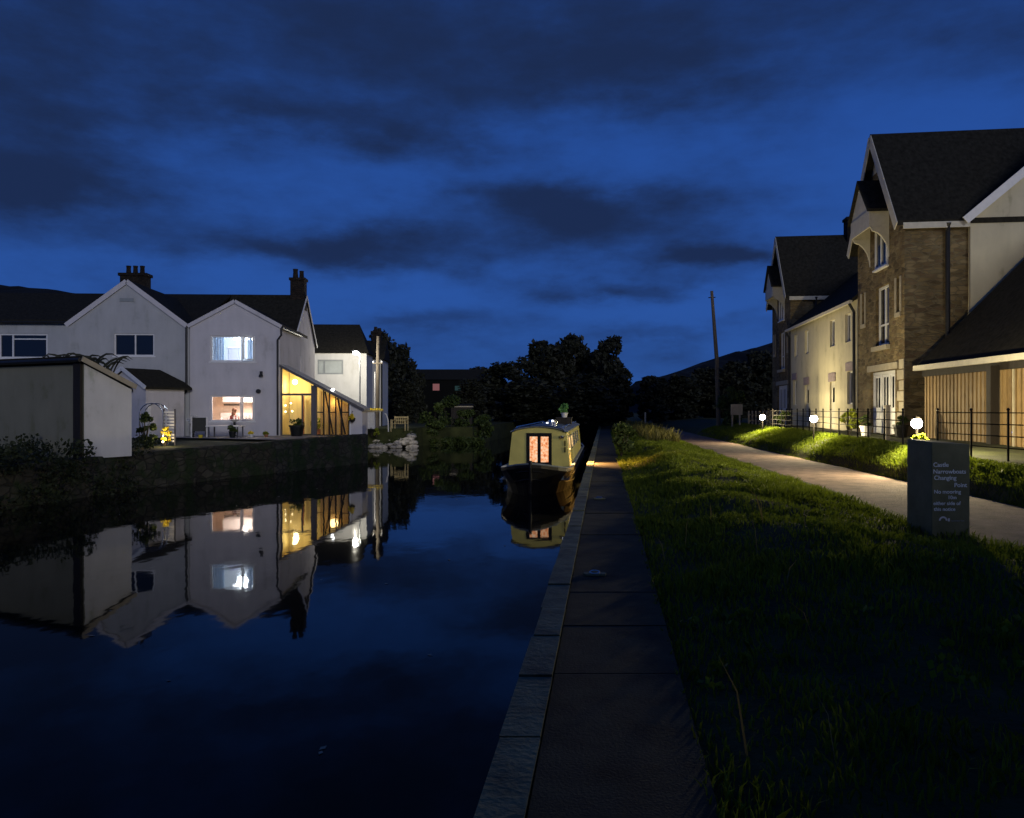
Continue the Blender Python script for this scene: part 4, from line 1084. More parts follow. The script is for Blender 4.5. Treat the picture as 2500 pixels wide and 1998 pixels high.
# roof clutter
MB().lathe([(.10, 0), (.10, .12), (.14, .13), (.13, .2), (.03, .22)], 12).build('roof_vent', M['steel'], bt, (.25, 5.2, 1.83))
MB().tube([(0, 0, 0), (0, 0, .16)], .07, 12).tube([(0, 0, .16), (0, 0, .19)], .09, 12).build('chimney', M['steel'], bt, (.42, 3.9, 1.80))
MB().lathe([(.12, 0), (.16, .03), (.15, .08), (.02, .09)], 12).build('roof_vent', M['steel'], bt, (-.1, 7.5, 1.84))
bx = thing('roof_box', 'low dark wooden box on the narrowboat roof', 'box', (.50+.50*.993+8.4*.1143, 21.85-.5*.1143+8.4*.993, 1.84), R(-6.56))
MB().box(-.28, .28, -.35, .35, 0, .22).build('box_body', M['timber_dark'], bx); MB().box(-.30, .30, -.37, .37, .22, .25).build('lid', M['timber_dark'], bx)
pot((bx.location.x, bx.location.y-.1, 2.09), .13, .17, M['plastic_white'], 'pale pot of green leaves on top of the narrowboat roof box', leafmat('pot_leaf', (.03, .14, .05), (.20, .42, .12)), 81, name='potted_plant', cat='potted plant', pr=.17, ph=.34)
# mooring rings on the quay
for D, lab in ((8.3, 'nearest pale mooring plate on the dark quay'), (15.3, 'pale mooring plate on the quay just before the boat bow')):
    mo = thing('mooring_ring', lab, 'mooring ring', (XE(D)+.45, D, .688), 0, 'mooring plates along the quay')
    MB().prism([(-.10, -.06, 0), (.10, -.06, 0), (.12, 0, 0), (.10, .06, 0), (-.10, .06, 0), (-.12, 0, 0)], (0, 0, 0), (0, 0, .018)).build('plate', M['coping'], mo)
    MB().tube([(.05*math.cos(a), .03*math.sin(a), .028+.01*math.sin(a)) for a in np.linspace(0, 6.28, 13)], .008, 6).build('ring', M['steel'], mo)

# ================================================================== RIGHT BANK
RZR = -math.atan(.129)
TO = Vector((13.09, 26.8, 1.5))
cR, sR = math.cos(RZR), math.sin(RZR)
def tw(x, y, z=0): return Vector((TO.x+x*cR-y*sR, TO.y+x*sR+y*cR, TO.z+z))

def tall_house(yo, label, wing):
    t = thing('stone_house', label, 'house', tw(0, yo), RZR)
    Lw = 5.2; EV, RG, YR = 7.24, 10.8, 2.6
    DRX = (.9, 3.6, 0, 2.28); LD1 = (1.55, 2.95, 3.2, 5.35); LD2 = (1.6, 2.9, 6.1, 8.2)
    SL = [(.42, .74, 4.2, 5.4), (4.3, 4.62, 4.2, 5.4)]
    # front facade faces -x: wall runs from y=Lw to y=0
    H = [(Lw-b2, Lw-a, c, d) for a, b2, c, d in (DRX, LD1, *SL)]
    b_ = MB(); b_.wall((0, Lw), (0, -1), Lw, 0, EV, H, .22)
    ya, yb = LD2[0], LD2[1]; zf = lambda y: RG-(RG-EV)*abs(y-YR)/YR
    b_.wall((0, yb), (0, -1), yb-ya, EV, 8.2, [(0, yb-ya, EV, 8.2)], .22) if False else None
    b_.face([(0, Lw, EV), (0, YR, EV), (0, YR, RG)]).face([(0, YR, EV), (0, 0, EV), (0, YR, RG)])
    xe_ = 2.0 if wing else 9.5
    b_.wall((0, 0), (1, 0), xe_, 0, EV, [], .22)
    b_.wall((9.5, Lw), (-1, 0), 9.5, 0, EV, [])
    b_.face([(9.5, 0, 0), (9.5, Lw, 0), (9.5, Lw, EV), (9.5, YR, RG), (9.5, 0, EV)])
    b_.build('wall', M['stone'], t)
    r = MB()
    sl = (RG-EV)/YR; ov = .18
    for s_ in (0, 1):
        ye = -ov if s_ == 0 else Lw+ov
        r.prism([(0, YR, RG), (0, ye, EV-sl*ov), (0, ye, EV-sl*ov+.16), (0, YR, RG+.16)], (-.32, 0, 0), (9.7, 0, 0))
    ro = r.build('roof', M['slate'], t)
    v = MB()
    for s_ in (-1, 1): v.bar((-.33, YR, RG-.02), (-.33, YR+s_*(YR+ov), EV-sl*ov-.02), .03, .32)
    v.build('bargeboard', M['cream_paint'], t)
    # rendered gable apex, seen behind the hoist hood
    MB().face([(-.006, YR-.85, 9.62), (-.006, YR+.85, 9.62), (-.006, YR, RG-.05)]).build('gable_panel', M['cream_paint'], t)
    # hoist hood
    hx, hw = -.66, 1.12; hz0, hz1 = 7.95, 9.15
    v = MB()
    for s_ in (-1, 1):
        v.prism([(0, YR, hz1), (0, YR+s_*(hw+.1), hz0-.1), (0, YR+s_*(hw+.1), hz0), (0, YR, hz1+.12)], (hx-.12, 0, 0), (.1, 0, 0))
    v.build('hood_roof', M['slate'], t)
    v = MB()
    v.face([(hx, YR-hw, hz0), (hx, YR+hw, hz0), (hx, YR, hz1)])
    v.box(hx-.02, hx+.03, YR-hw, YR+hw, hz0-.62, hz0-.002)
    v.build('hood_front', M['cream_paint'], t)
    for s_ in (-1, 1):
        v = MB()
        yy = YR+s_*(hw-.06)
        v.box(hx+.035, -.005, yy-.05, yy+.05, hz0-.62, hz0-.05)
        pts = [(0, 0)]+[(hx*(1-math.sin(a)), -.62-1.1*(1-math.cos(a))-.0) for a in np.linspace(0, 1.57, 6)]
        v.prism([(-.01, yy, hz0-.62), (hx+.03, yy, hz0-.63)]+[(hx*.95*(1-math.sin(a)), yy, hz0-.75-1.0*(1-math.cos(a))) for a in np.linspace(.1, 1.5, 6)], (0, -.05, 0), (0, .05, 0))
        v.build('hood_bracket', M['cream_paint'], t)
    # loft door and first-floor loading door
    window(t, (-.06, LD2[1], 6.0), R(-90), LD2[1]-LD2[0], 1.9, (.5,), name='loft_window', fw=.09)
    window(t, (.10, LD1[1], LD1[2]), R(-90), LD1[1]-LD1[0], LD1[3]-LD1[2], (.5,), name='loading_window', fw=.08, rails=((.35, 0, 1),))
    MB().box(-.14, -.002, LD1[0]-.15, LD1[1]+.15, LD1[2]-.18, LD1[2]-.02).build('door_sill', M['dress'], t)
    for a, b2, c, d in SL:
        window(t, (.12, b2, c), R(-90), b2-a, d-c, (), fw=.05, sill=False)
        MB().box(-.05, -.002, a-.12, b2+.12, c-.16, c-.01).box(-.03, -.002, a-.16, a-.005, c, d).box(-.03, -.002, b2+.005, b2+.16, c, d).build('surround', M['dress'], t)
    # glazed ground floor doors
    dw = (DRX[1]-DRX[0])
    d_ = MB(); d_.box(0, .08, 0, .1, 0, 2.26).box(dw-.08, dw, 0, .1, 0, 2.26).box(.08, dw-.08, 0, .1, 2.16, 2.26)
    for k in (1, 2): d_.box(dw*k/3-.06, dw*k/3+.06, 0, .1, .0, 2.16)
    fo = d_.build('door_frame', M['white_paint'], t, (.10, DRX[1], 0), R(-90))
    for k in range(3):
        x0, x1 = dw*k/3+.07, dw*(k+1)/3-.07
        q_ = MB(); q_.box(x0, x1, .03, .07, .02, .95).box(x0, x0+.12, .03, .07, .95, 2.15).box(x1-.12, x1, .03, .07, .95, 2.15).box(x0+.12, x1-.12, .03, .07, 2.05, 2.15).box((x0+x1)/2-.035, (x0+x1)/2+.035, .03, .07, .95, 2.05)
        do_ = q_.build('door', M['white_paint'], fo)
        MB().box(x0+.1, x1-.1, .045, .052, .93, 2.08).build('pane', M['glass_dark'], do_)
    MB().box(-.04, -.002, DRX[0]-.3, DRX[1]+.3, 2.29, 2.52).build('lintel', M['dress'], t)
    # quoins
    q_ = MB()
    for k in range(7): q_.box(-.03, -.002, -.0+.0, .45+.18*(k % 2), .1+k*.36, .42+k*.36)
    q_.build('quoin', M['dress'], t)
    # eaves fascia, downpipe on the side wall
    MB().box(-.1, xe_-.02, -.2, -.16, EV-.36, EV-.16).build('fascia', M['cream_paint'], t)
    MB().tube([(1.32, -.2, EV-.2), (1.32, -.1, EV-.5), (1.32, -.1, 3.0)], .075, 8).build('downpipe', M['black_plastic'], t)
    if not wing:
        c_ = MB().box(3.6, 4.35, 2.2, 3.0, 10.2, 11.75).box(3.54, 4.41, 2.14, 3.06, 11.75, 11.9).lathe([(.13, 0), (.11, .3)], 10, (3.95, 2.6, 11.9))
        c_.build('chimney', M['chimney_brick'], ro)
    if wing:
        w_ = MB(); w_.wall((2.0, -.16), (1, 0), 7.5, 0, EV, [])
        w_.wall((2.0, 0), (0, -1), .16, 0, EV, [])
        w_.face([(2.0, -.16, EV), (9.5, -.16, EV), (5.75, -.16, EV+3.2)])
        w_.build('rendered_wall', M['render_cream'], t)
        r2 = MB(); gable_roof(r2, 2.0, 9.5, 5.75, -.34, 2.4, EV, EV+3.2, .18, .14); r2.build('wing_roof', M['slate'], t)
        v = MB()
        for s_ in (-1, 1): v.bar((5.75, -.36, EV+3.22), (5.75+s_*3.98, -.36, EV-.18), .03, .26)
        v.build('bargeboard', M['white_paint'], t)
    return t
tall_house(0, 'tall stone warehouse style house with rendered side gable, nearest on the towpath', True)
tall_house(17.6, 'tall stone warehouse style house at the far end of the cream cottages', False)

def cottage(y0, y1, mirror, label, group):
    t = thing('cottage', label, 'cottage', tw(0, y0), RZR, group)
    L_ = y1-y0; EV = 5.28
    f_ = (lambda a, b2: (L_-b2, L_-a)) if mirror else (lambda a, b2: (a, b2))
    ups = [f_(.95, 1.75), f_(3.35, 4.15)]; loww = f_(.6, 1.45); dr = f_(3.35, 4.2)
    holes = [(a, b2, 3.68, 4.86) for a, b2 in ups] + [(loww[0], loww[1], 1.1, 2.45), (dr[0], dr[1], 0, 2.1)]
    b_ = MB(); b_.wall((0, L_), (0, -1), L_, 0, EV, [(L_-b2, L_-a, c, d) for a, b2, c, d in holes], .2)
    b_.wall((8, 0), (0, 1), L_, 0, EV, []).wall((0, 0), (1, 0), 8, 0, EV, []).wall((8, L_), (-1, 0), 8, 0, EV, [])
    b_.build('wall', M['render_cream'], t)
    r = MB()
    r.prism([(-.2, 0, EV-.12), (4, 0, 8.55), (4, 0, 8.7), (-.2, 0, EV+.04)], (0, 0, 0), (0, L_, 0)); r.prism([(8.2, 0, EV-.12), (4, 0, 8.55), (4, 0, 8.7), (8.2, 0, EV+.04)], (0, 0, 0), (0, L_, 0))
    ro = r.build('roof', M['slate'], t)
    for a, b2 in ups: window(t, (.10, b2, 3.68), R(-90), b2-a, 1.18, (.5,), fw=.055)
    window(t, (.10, loww[1], 1.1), R(-90), loww[1]-loww[0], 1.35, (.5,), fw=.055)
    d_ = MB().box(0, .85, 0, .06, 0, 2.1); do_ = d_.build('door', M['cream_paint'], t, (.08, dr[1], 0), R(-90)); MB().box(.25, .6, -.006, 0, 1.2, 1.85).build('pane', M['glass_dark'], do_)
    for a, b2 in (loww, dr): MB().box(-.04, -.002, a-.14, b2+.14, 2.47 if (a, b2) == loww else 2.12, 2.82 if (a, b2) == loww else 2.5).build('lintel', M['lilac'], t)
    MB().box(-.32, -.2, 0, L_, EV-.16, EV-.04).build('gutter', M['cream_paint'], t)
    yc = L_-.12 if mirror else .14
    if not mirror: MB().tube([(-.28, yc, EV-.15), (-.1, yc, EV-.5), (-.09, yc, .1)], .06, 8).build('downpipe', M['black_plastic'], t)
    else: MB().tube([(-.28, yc, EV-.15), (-.1, yc, EV-.5), (-.09, yc, .1)], .06, 8).build('downpipe', M['black_plastic'], t)
    return t
cottage(5.24, 11.4, False, 'cream rendered cottage next to the nearer stone house', 'cream cottages in the towpath terrace')
cottage(11.42, 17.58, True, 'cream rendered cottage next to the farther stone house', 'cream cottages in the towpath terrace')

# --- timber shed with overhanging roof
RZS = -math.atan(.06)
so_ = Vector((13.22, 25.75, 1.45))
sh = thing('timber_shed', 'long timber clad shed with dark steep roof and open post verandah', 'shed', so_, RZS)
LS = 14.0
b_ = MB(); k = 0; y = 0
rg = random.Random(3)
while y > -LS:
    o = .0 if k % 2 else .028
    b_.box(.03-o, .08, y-.102, y-.004, -.3, 1.985)
    y -= .11; k += 1
b_.build('cladding', M['clad'], sh)
MB().box(.085, .7, -LS, -.005, -.3, 2.2).box(.70, 8, -.1, 0, -.3, 2.2).prism([(.7, 0, 2.2), (8, 0, 2.2), (4.4, 0, 5.9)], (0, -.1, 0), (0, 0, 0)).build('end_wall', M['timber_dark'], sh)
r = MB(); r.prism([(-.12, 0, 2.22), (4.4, 0, 6.82), (4.4, 0, 6.98), (-.12, 0, 2.38)], (0, -LS, 0), (0, .22, 0)); r.prism([(4.4, 0, 6.82), (9, 0, 2.22), (9, 0, 2.38), (4.4, 0, 6.98)], (0, -LS, 0), (0, .22, 0))
r.build('roof', M['slate'], sh)
MB().box(-.27, -.13, -LS, .22, 2.18, 2.34).build('gutter', M['cream_paint'], sh)
MB().box(-.03, .082, -LS, .1, 1.99, 2.26).build('eaves_shadow_beam', M['timber_dark'], sh)  # dark beam standing in for the shadow band under the eaves
for yy in (-4.35, -8.9, -13.5): MB().box(-.26, -.04, yy-.11, yy+.11, -.4, 2.1).build('post', M['timber_dark'], sh)
MB().box(-.045, -.005, -5.15, -5.08, -.2, 1.98).build('trim_board', M['dress'], sh)
bl = thing('solar_light', 'tiny blue garden light against the timber shed wall', 'garden light', (12.95, 20.75, 1.40))
MB().tube([(0, 0, 0), (0, 0, .36)], .012, 6).build('spike', M['steel'], bl)
MB().ball((0, 0, .40), .035, 10, 8).build('bulb', emit('blue_led', (.1, .25, 1), 6), bl)

# --- estate railings
def railing(pts, label, name='railing', H=1.05, post_every=1.15):
    t = thing(name, label, 'fence', (pts[0][0], pts[0][1], 0))
    o = Vector((pts[0][0], pts[0][1], 0))
    seg = []
    for a, b2 in zip(pts, pts[1:]):
        n_ = max(1, round(math.dist(a, b2)/post_every))
        seg += [Vector((a[0]+(b2[0]-a[0])*i/n_, a[1]+(b2[1]-a[1])*i/n_, 0)) for i in range(n_)]
    seg.append(Vector((*pts[-1], 0)))
    zb = [gz(p_.x, p_.y) for p_ in seg]
    for p_, z in zip(seg, zb):
        q_ = p_-o
        MB().tube([(q_.x, q_.y, z-.15), (q_.x, q_.y, EYE-.04)], .022, 6).ball((q_.x, q_.y, EYE-.01), .032, 8, 6).build('post', M['iron'], t)
    for k in range(4):
        MB().tube([(p_.x-o.x, p_.y-o.y, EYE-.08-k*(EYE-.08-z-.12)/3.6) for p_, z in zip(seg, zb)], .013, 6).build('rail', M['iron'], t)
    return t
railing([(FX(D), D) for D in (20.2, 23, 27, 31, 35, 39, 43)], 'long black iron railing along the raised verge before the terrace')
railing([(9.72, 18.35), (10.25, 16.6), (11.3, 14.0)], 'short black iron railing right of the near garden lamp')
gp = thing('gate_post', 'pale timber gate post behind the railing before the glazed doors', 'post', (11.35, 24.3, 1.45))
MB().box(-.06, .06, -.06, .06, 0, 1.02).prism([(-.075, -.075, 1.02), (.075, -.075, 1.02), (.075, .075, 1.02), (-.075, .075, 1.02)], (0, 0, 0), (0, 0, .05)).build('post', M['dress'], gp)

# --- garden lamps
LAMPS = [(9.72, 19.3, 892, 1120, 'brightest garden lamp beside the near railing gap'), (10.25, 27.3, 882, 640, 'white garden lamp before the cream cottages'), (11.5, 36.9, 879, 850, 'white garden lamp before the far stone house')]
for (x, y, py, en, lab) in LAMPS:
    z0 = gz(x, y); hb_z = EYE-(py-861.5)*y/1692-z0
    t = thing('garden_lamp', lab, 'garden lamp', (x, y, z0), 0, 'lit garden lamps along the railing')
    MB().tube([(0, 0, -.1), (0, 0, hb_z-.12)], .03, 8).lathe([(.07, 0), (.05, .03)], 10).build('post', M['iron'], t)
    MB().lathe([(.09, .0), (.11, .02), (.03, .07)], 12, (0, 0, hb_z+.10)).build('cap', M['iron'], t)
    MB().ball((0, 0, hb_z), .125, 14, 10).build('bulb', M['lampwhite'], t)
    light('lamp_light', 'POINT', (0, -.17, hb_z+.06), en, (1, .84, .48), t, .09)

# --- gardens in front of the terrace
shrub('garden_shrub', 'yellow green shrub in the garden before the cream cottages', 'shrub', (12.0, 28.6, 1.5), .38, .75, 91, M['leaf_lime'], 50, .09, 10)
shrub('garden_shrub', 'dark spiky shrub behind the railing at the far stone house', 'shrub', (12.95, 38.4, 1.5), .35, .7, 92, M['leaf_mid'], 50, .09, 10)
pot((11.9, 27.0, 1.5), .2, .34, M['plastic_white'], 'white flower pot beside the yellow green shrub', M['leaf_mid'], 93)
pot((12.3, 25.4, 1.5), .24, .40, M['darkpot'], 'black flower pot outside the glazed doors', M['leaf_mid'], 94)
shrub('verge_weeds', 'tall lit weeds at the foot of the near garden lamp', 'plant', (9.62, 18.9, 1.30), .2, .4, 95, M['leaf_lime'], 30, .08, 8)
nb = thing('notice_board', 'pale blank board on two posts beyond the farthest garden lamp', 'notice board', (12.55, 45.0, 1.42))
MB().box(-.30, .36, -.02, .02, .65, 1.25).build('panel', M['dress'], nb)
for x in (-.2, .22): MB().box(x-.04, x+.04, .025, .09, 0, 1.2).build('post', M['dress'], nb)
pf = thing('picket_fence', 'short pale picket fence beside the blank notice board', 'fence', (13.1, 44.6, 1.45))
v = MB()
for k in range(8): v.box(k*.2, k*.2+.09, 0, .025, 0, .85)
v.build('picket', M['dress'], pf)
MB().box(0, 1.5, .03, .06, .25, .32).box(0, 1.5, .03, .06, .6, .67).build('rail', M['dress'], pf)

# --- telegraph pole and marker post
tp = thing('telegraph_pole', 'tall bare wooden telegraph pole leaning slightly by the path', 'telegraph pole', (12.35, 48, 1.35))
MB().tube([(0, 0, -.2), (-.12, 0, 4), (-.42, 0, 8.1)], [.135, .12, .085], 10).build('pole', M['timber_pole'], tp)
MB().bar((-.62, 0, 7.7), (-.20, 0, 7.72), .05).build('step_bracket', M['iron'], tp)
mp = thing('marker_post', 'thin pale marker post in long grass left of the path', 'post', (9.62, 58, .82))
MB().tube([(0, 0, 0), (0, 0, 1.25)], .06, 8).build('post', M['dress'], mp)
MB().lathe([(.07, 0), (.07, .05), (.01, .10)], 8, (0, 0, 1.25)).build('cap', M['dress'], mp)

# --- notice post with lettering
SX0, SX1, SY0, SY1 = 5.38, 5.87, 10.3, 10.95
gzs = gz(5.45, 10.5)
sg = thing('notice_post', 'square dark green notice post with white lettering at the path edge', 'sign', ((SX0+SX1)/2, (SY0+SY1)/2, gzs))
hw, hd = (SX1-SX0)/2, (SY1-SY0)/2; HT = EYE-.455-gzs
v = MB(); zt_ = lambda x, y: HT + .03*(1-(x+hw)/(2*hw))+.02*((y+hd)/(2*hd))
i8 = [(-hw, -hd), (hw, -hd), (hw, hd), (-hw, hd)]
v.v = [(x, y, -.2) for x, y in i8]+[(x, y, zt_(x, y)) for x, y in i8]
for fc in ((0,3,2,1),(4,5,6,7),(0,1,5,4),(1,2,6,5),(2,3,7,6),(3,0,4,7)): v.f.append(fc); v.m.append(0)
po = v.build('post', M['signgreen'], sg)
bv = po.modifiers.new('bevel', 'BEVEL'); bv.width = .012; bv.segments = 2
# text lines: words, left x, baseline from the top, height
LINES = [('Castle', -.225, .285, .062), ('Narrowboats', -.225, .372, .062), ('Changing', -.215, .452, .062), ('Point', .045, .545, .062), ('No mooring', -.215, .628, .055), ('10m', -.03, .700, .052), ('either side of', -.225, .775, .052), ('this notice', -.22, .850, .052)]
dg = bpy.context.evaluated_depsgraph_get()
L_all = MB()
def text_to(mb, s, x, zb, size, maxw=None, y=0):
    cu = bpy.data.curves.new('t', 'FONT'); cu.body = s; cu.size = size*1.25; cu.extrude = .002; cu.offset = size*.012
    o = bpy.data.objects.new('t', cu); C.objects.link(o)
    bpy.context.view_layer.update()
    me = bpy.data.meshes.new_from_object(o.evaluated_get(bpy.context.evaluated_depsgraph_get()))
    xs2 = [q_.co.x for q_ in me.vertices]; w_ = max(xs2)-min(xs2); k = 1
    if maxw and w_ > maxw: k = maxw/w_
    i = len(mb.v)
    mb.v += [(x+(q_.co.x-min(xs2))*k, y-q_.co.z, zb+q_.co.y) for q_ in me.vertices]
    for p_ in me.polygons: mb.f.append(tuple(i+q_ for q_ in p_.vertices)); mb.m.append(0)
    bpy.data.objects.remove(o); bpy.data.meshes.remove(me); bpy.data.curves.remove(cu)
WMAX = {'Castle': .25, 'Narrowboats': .46, 'Changing': .35, 'Point': .19, 'No mooring': .42, '10m': .14, 'either side of': .46, 'this notice': .36}
for s_, x, d, h_ in LINES: text_to(L_all, s_, x, HT-d, h_, WMAX[s_])
L_all.build('lettering', M['signletter'], sg, (0, -hd-.004, 0))
e_ = MB()
for k in range(9):
    a0, a1 = math.pi*(k/9), math.pi*((k+1)/9)
    c0 = (-.10, HT-.975)
    e_.face([(c0[0]+.055*math.cos(a0), 0, c0[1]+.055*math.sin(a0)), (c0[0]+.055*math.cos(a1), 0, c0[1]+.055*math.sin(a1)), (c0[0]+.033*math.cos(a1), 0, c0[1]+.033*math.sin(a1)), (c0[0]+.033*math.cos(a0), 0, c0[1]+.033*math.sin(a0))])
e_.face([(-.04, 0, HT-.985), (-.015, 0, HT-.985), (-.015, 0, HT-.945), (-.04, 0, HT-.945)])
e_.build('emblem', M['plastic_white'], sg, (0, -hd-.004, 0))
L2 = MB(); text_to(L2, 'Canal & River Trust', 0.0, HT-.985, .018, .17)
L2.build('lettering', M['signgreen'] if False else M['grey_frame'], sg, (0, -hd-.003, 0))

# ================================================================== GRASS
def blades(name, N, sampler, hmin, hmax, wid, seed, mat, lean=.35):
    rg = np.random.default_rng(seed)
    P = np.array([sampler(rg) for _ in range(N)])
    h = rg.uniform(hmin, hmax, N)*(0.6+.8*P[:, 3]); a = rg.uniform(0, 6.283, N); w = wid*rg.uniform(.6, 1.4, N)
    ln = rg.normal(0, lean, (N, 2))*h[:, None]
    dx, dy = np.cos(a)*w, np.sin(a)*w
    V = np.empty((N, 5, 3))
    V[:, 0] = P[:, :3]-np.stack([dx, dy, np.full(N, .03)], 1); V[:, 1] = P[:, :3]+np.stack([dx, dy, np.full(N, -.03)], 1)
    mid = P[:, :3]+np.stack([ln[:, 0]*.35, ln[:, 1]*.35, h*.6], 1)
    V[:, 2] = mid+np.stack([dx*.7, dy*.7, 0*h], 1); V[:, 4] = mid-np.stack([dx*.7, dy*.7, 0*h], 1)
    V[:, 3] = P[:, :3]+np.stack([ln[:, 0], ln[:, 1], h*.95], 1)
    me = bpy.data.meshes.new(name)
    me.vertices.add(N*5); me.vertices.foreach_set('co', V.ravel())
    me.loops.add(N*5); me.loops.foreach_set('vertex_index', np.arange(N*5))
    me.polygons.add(N); me.polygons.foreach_set('loop_start', np.arange(0, N*5, 5)); me.polygons.foreach_set('loop_total', np.full(N, 5))
    me.materials.append(mat); me.update(); me.validate()
    return mesh_obj(name, me)
def clump(x, y): return max(0, min(1, .5+1.3*mnoise.noise((x*1.1, y*.7, 4.2))))
def s_verge(rg):
    while True:
        D = 2.5 + 57.5*rg.random()**1.45; q0, pl = XE(D)+1.0, PL(D)
        X = q0+(pl+.05-q0)*rg.random(); c = clump(X, D)
        if rg.random() < (.45+.55*c)*min(1, .25+D/14): return (X, D, gz(min(X, pl-.01), D), c*c*min(1, .4+D/20))
def s_bank(rg):
    while True:
        D = 9 + 40*rg.random()**1.3; pr = PL(D)+PW(D); fx = FX(D)+.25
        X = pr-.03+(fx-pr+.03)*rg.random(); c = clump(X+9, D)
        if rg.random() < .5+.5*c: return (X, D, gz(X, D), c*.8)
tag(blades('verge_grass', 120000, s_verge, .035, .13, .0075, 1, M['grass']), 'rough grass on the verge between quay and path', 'grass', kind='stuff')
tag(blades('bank_grass', 60000, s_bank, .035, .13, .0085, 2, M['grass']), 'lit grass on the raised bank below the railing', 'grass', kind='stuff')
def s_tuft(rg):
    while True:
        D = 36+24*rg.random(); X = PL(D)-.4-1.5*rg.random()**1.5
        return (X, D, gz(X, D), .6+.4*rg.random())
tag(blades('tall_grass', 3500, s_tuft, .2, .6, .016, 5, M['grass_mix'], .25), 'tall pale grass where the path meets the verge', 'grass', kind='stuff')
def s_near(rg):
    D = 3+8*rg.random(); X = XE(D)+1.1+3.2*rg.random(); return (X, D, gz(X, D), .5+.5*rg.random())
tag(blades('stalk_grass', 14, s_near, .2, .45, .006, 6, M['grass_dry'], .3), 'few tall dry stalks in the dark near verge', 'grass', kind='stuff')
rg = random.Random(31); wc = []
for k in range(420):
    D = 5+40*rg.random()**1.3
    X = XE(D)+1.2+(PL(D)-XE(D)-1.3)*rg.random() if k % 3 else PL(D)+PW(D)+.15+(FX(D)-PL(D)-PW(D))*rg.random()
    r_ = rg.uniform(.06, .16); wc.append(((X, D, gz(X, D)+.03), (r_, r_, .05)))
tag(mesh_obj('verge_clover', leaf_mesh('verge_clover', wc, 16, .055, 32, M['grass'], 1.5, 1.2)), 'low clover and broad leaved weeds among the verge grass', 'weeds', kind='stuff')
# willow-like clump on the quay beyond the boat lights
shrub('verge_bush', 'leafy clump beside the quay just past the boat light patch', 'bush', (3.95, 29.0, .75), .55, .95, 97, M['leaf_mid'], 80, .11, 14)

# ================================================================== TREES, HILLS
def tree_proto(kind, seed):
    rg = random.Random(seed)
    H, R_ = 8.0, 2.6
    t = thing('tree', 'tree', 'tree', (0, 0, 0))
    nc = 64
    cl = crown_clusters(rg, nc, R_, H*.98, H*.02, .36 if kind == 'round' else .30)
    mesh_obj('crown', leaf_mesh('crown', cl, 90, .34, seed, M['leaf_dark']), t)
    tr = MB(); tr.tube([(0, 0, -.3), (.05, 0, H*.3), (.0, .05, H*.75)], [.26, .2, .07], 8)
    for k in range(6):
        a = k*1.05+seed; z = H*(.28+.07*k)
        tr.tube([(0, 0, z), (R_*.4*math.cos(a), R_*.4*math.sin(a), z+H*.10), (R_*.75*math.cos(a), R_*.75*math.sin(a), z+H*.2)], [.1, .06, .02], 6)
    tr.build('trunk', M['bark'], t)
    return t
protos = [tree_proto('round', 101), tree_proto('round', 102), tree_proto('loose', 103)]
# x(px), top y(px), depth, half width(px), label
TREES = [(1145, 722, 82, 62, 'broad dark tree directly behind the narrowboat'), (1205, 708, 84, 50, 'highest crown of the trees behind the narrowboat'), (1283, 708, 80, 46, 'upright dark tree at the right end of the trees behind the boat'), (1245, 742, 86, 50, 'dark tree filling the gap between the two highest crowns'),
         (1065, 765, 78, 60, 'low spreading tree left of the boat behind the bushes'), (1000, 774, 88, 50, 'dark tree standing just right of the distant house'), (1120, 800, 74, 70, 'low dark tree crown right behind the boat cabin'), (1230, 790, 72, 70, 'low dark tree between boat and path'), (1300, 790, 76, 40, 'small dark tree beside the far end of the path'),
         (838, 728, 72, 44, 'tall dark tree right of the wooden utility pole'), (800, 700, 78, 40, 'tallest dark tree behind the pale house chimney'), (876, 778, 70, 26, 'small tree between utility pole and distant house'), (850, 800, 66, 34, 'low dark tree behind the garden bench'), (990, 800, 69, 40, 'low dark tree just right of the distant dark house'),
         (1378, 792, 75, 44, 'low dark tree at the right side of the path end'), (1432, 792, 78, 50, 'second dark tree along the right path side'), (1488, 777, 82, 52, 'dark tree left of the telegraph pole'), (1545, 760, 80, 54, 'dark tree right of the telegraph pole'), (1605, 742, 84, 54, 'dark tree next to the far stone house'), (1660, 730, 90, 60, 'dark tree hidden mostly by the far stone house')]
f_px = 1692.0
for i, (x, yt, D, hwid, lab) in enumerate(TREES):
    o = protos[i] if i < 3 else copy_tree(protos[i % 3])
    gy = 1.25
    X = (x-1078)/f_px*D; Ht = EYE+(861.5-yt)/f_px*D-gy
    o.location = (X, D, gy); s_ = hwid/f_px*D/2.6
    o.scale = (s_, s_, Ht/8.35); o.rotation_euler = (0, 0, i*1.7)
    tag(o, lab, 'tree', 'dark trees beyond the canal')
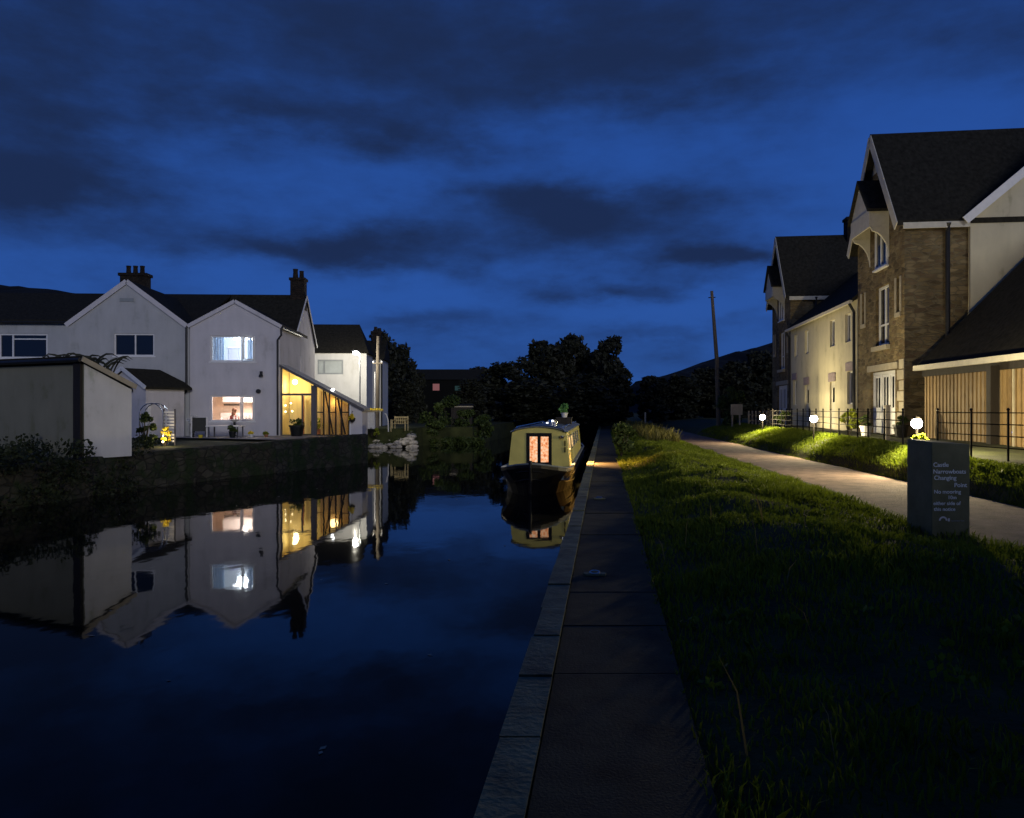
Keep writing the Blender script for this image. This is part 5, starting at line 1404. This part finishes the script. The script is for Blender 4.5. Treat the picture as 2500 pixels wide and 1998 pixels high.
for i, (X, D, hx, hz, lab) in enumerate([(-11, -9, 1.3, .80, 'added shade tree behind the viewpoint beside the far canal bank'), (-5.5, -10, 1.35, .86, 'added shade tree behind the viewpoint over the canal'), (-.5, -9.5, 1.3, .82, 'added shade tree behind the viewpoint at the quay edge'), (4.6, -9, 1.4, .88, 'added shade tree behind the viewpoint on the verge'), (9.8, -9.5, 1.4, .84, 'added shade tree behind the viewpoint at the gravel path'), (15.0, -9.5, 1.5, .90, 'added shade tree behind the viewpoint right of the path')]):  # unseen trees, added to keep the low light off the near ground
    o = copy_tree(protos[i % 3]); o.location = (X, D, .7); o.scale = (hx, hx, hz); o.rotation_euler = (0, 0, i*2.1)
    tag(o, lab, 'tree', 'added unseen trees shading the foreground')
shrub('lit_bush', 'green bush faintly lit above the blank notice board', 'bush', (12.9, 47.2, 1.4), .85, 2.1, 98, M['leaf_mid'], 90, .14, 18)

def hill(name, pts, D, depth, label):
    b_ = MB(); n_ = len(pts); rows_ = []
    for k, (f1, f2) in enumerate(((0, 0), (.25, .55), (.5, .85), (.8, 1.0), (1.3, 1.0))):
        rows_.append([((x-1078)/f_px*D, D+(f1-.8)*depth, .8+(EYE+(861.5-y)/f_px*D-.8)*f2 + (1.2*mnoise.noise((x*.05, k*2.1, 0)) if 0 < k < 4 else 0)) for x, y in pts])
    for a, c in zip(rows_, rows_[1:]):
        for q_ in range(n_-1): b_.face([a[q_], a[q_+1], c[q_+1], c[q_]])
    return tag(b_.build(name, M['hill'], smooth=True), label, 'hill', kind='structure')
def densify(pts, n_=6):
    out = []
    for (a, b2) in zip(pts, pts[1:]):
        for i in range(n_): out.append((a[0]+(b2[0]-a[0])*i/n_, a[1]+(b2[1]-a[1])*i/n_))
    return out+[pts[-1]]
hill('hills', densify([(1320, 862), (1350, 822), (1380, 794), (1440, 783), (1490, 767), (1540, 748), (1590, 735), (1640, 722), (1760, 690), (1950, 650), (2200, 640)]), 190, 60, 'dark wooded hillside rising behind the terrace')
hill('hills', densify([(-900, 540), (-300, 570), (0, 597), (120, 612), (300, 640), (500, 690), (700, 770), (860, 800), (1000, 800), (1120, 820), (1330, 845), (1345, 858)]), 320, 120, 'low dark hill behind the left houses')
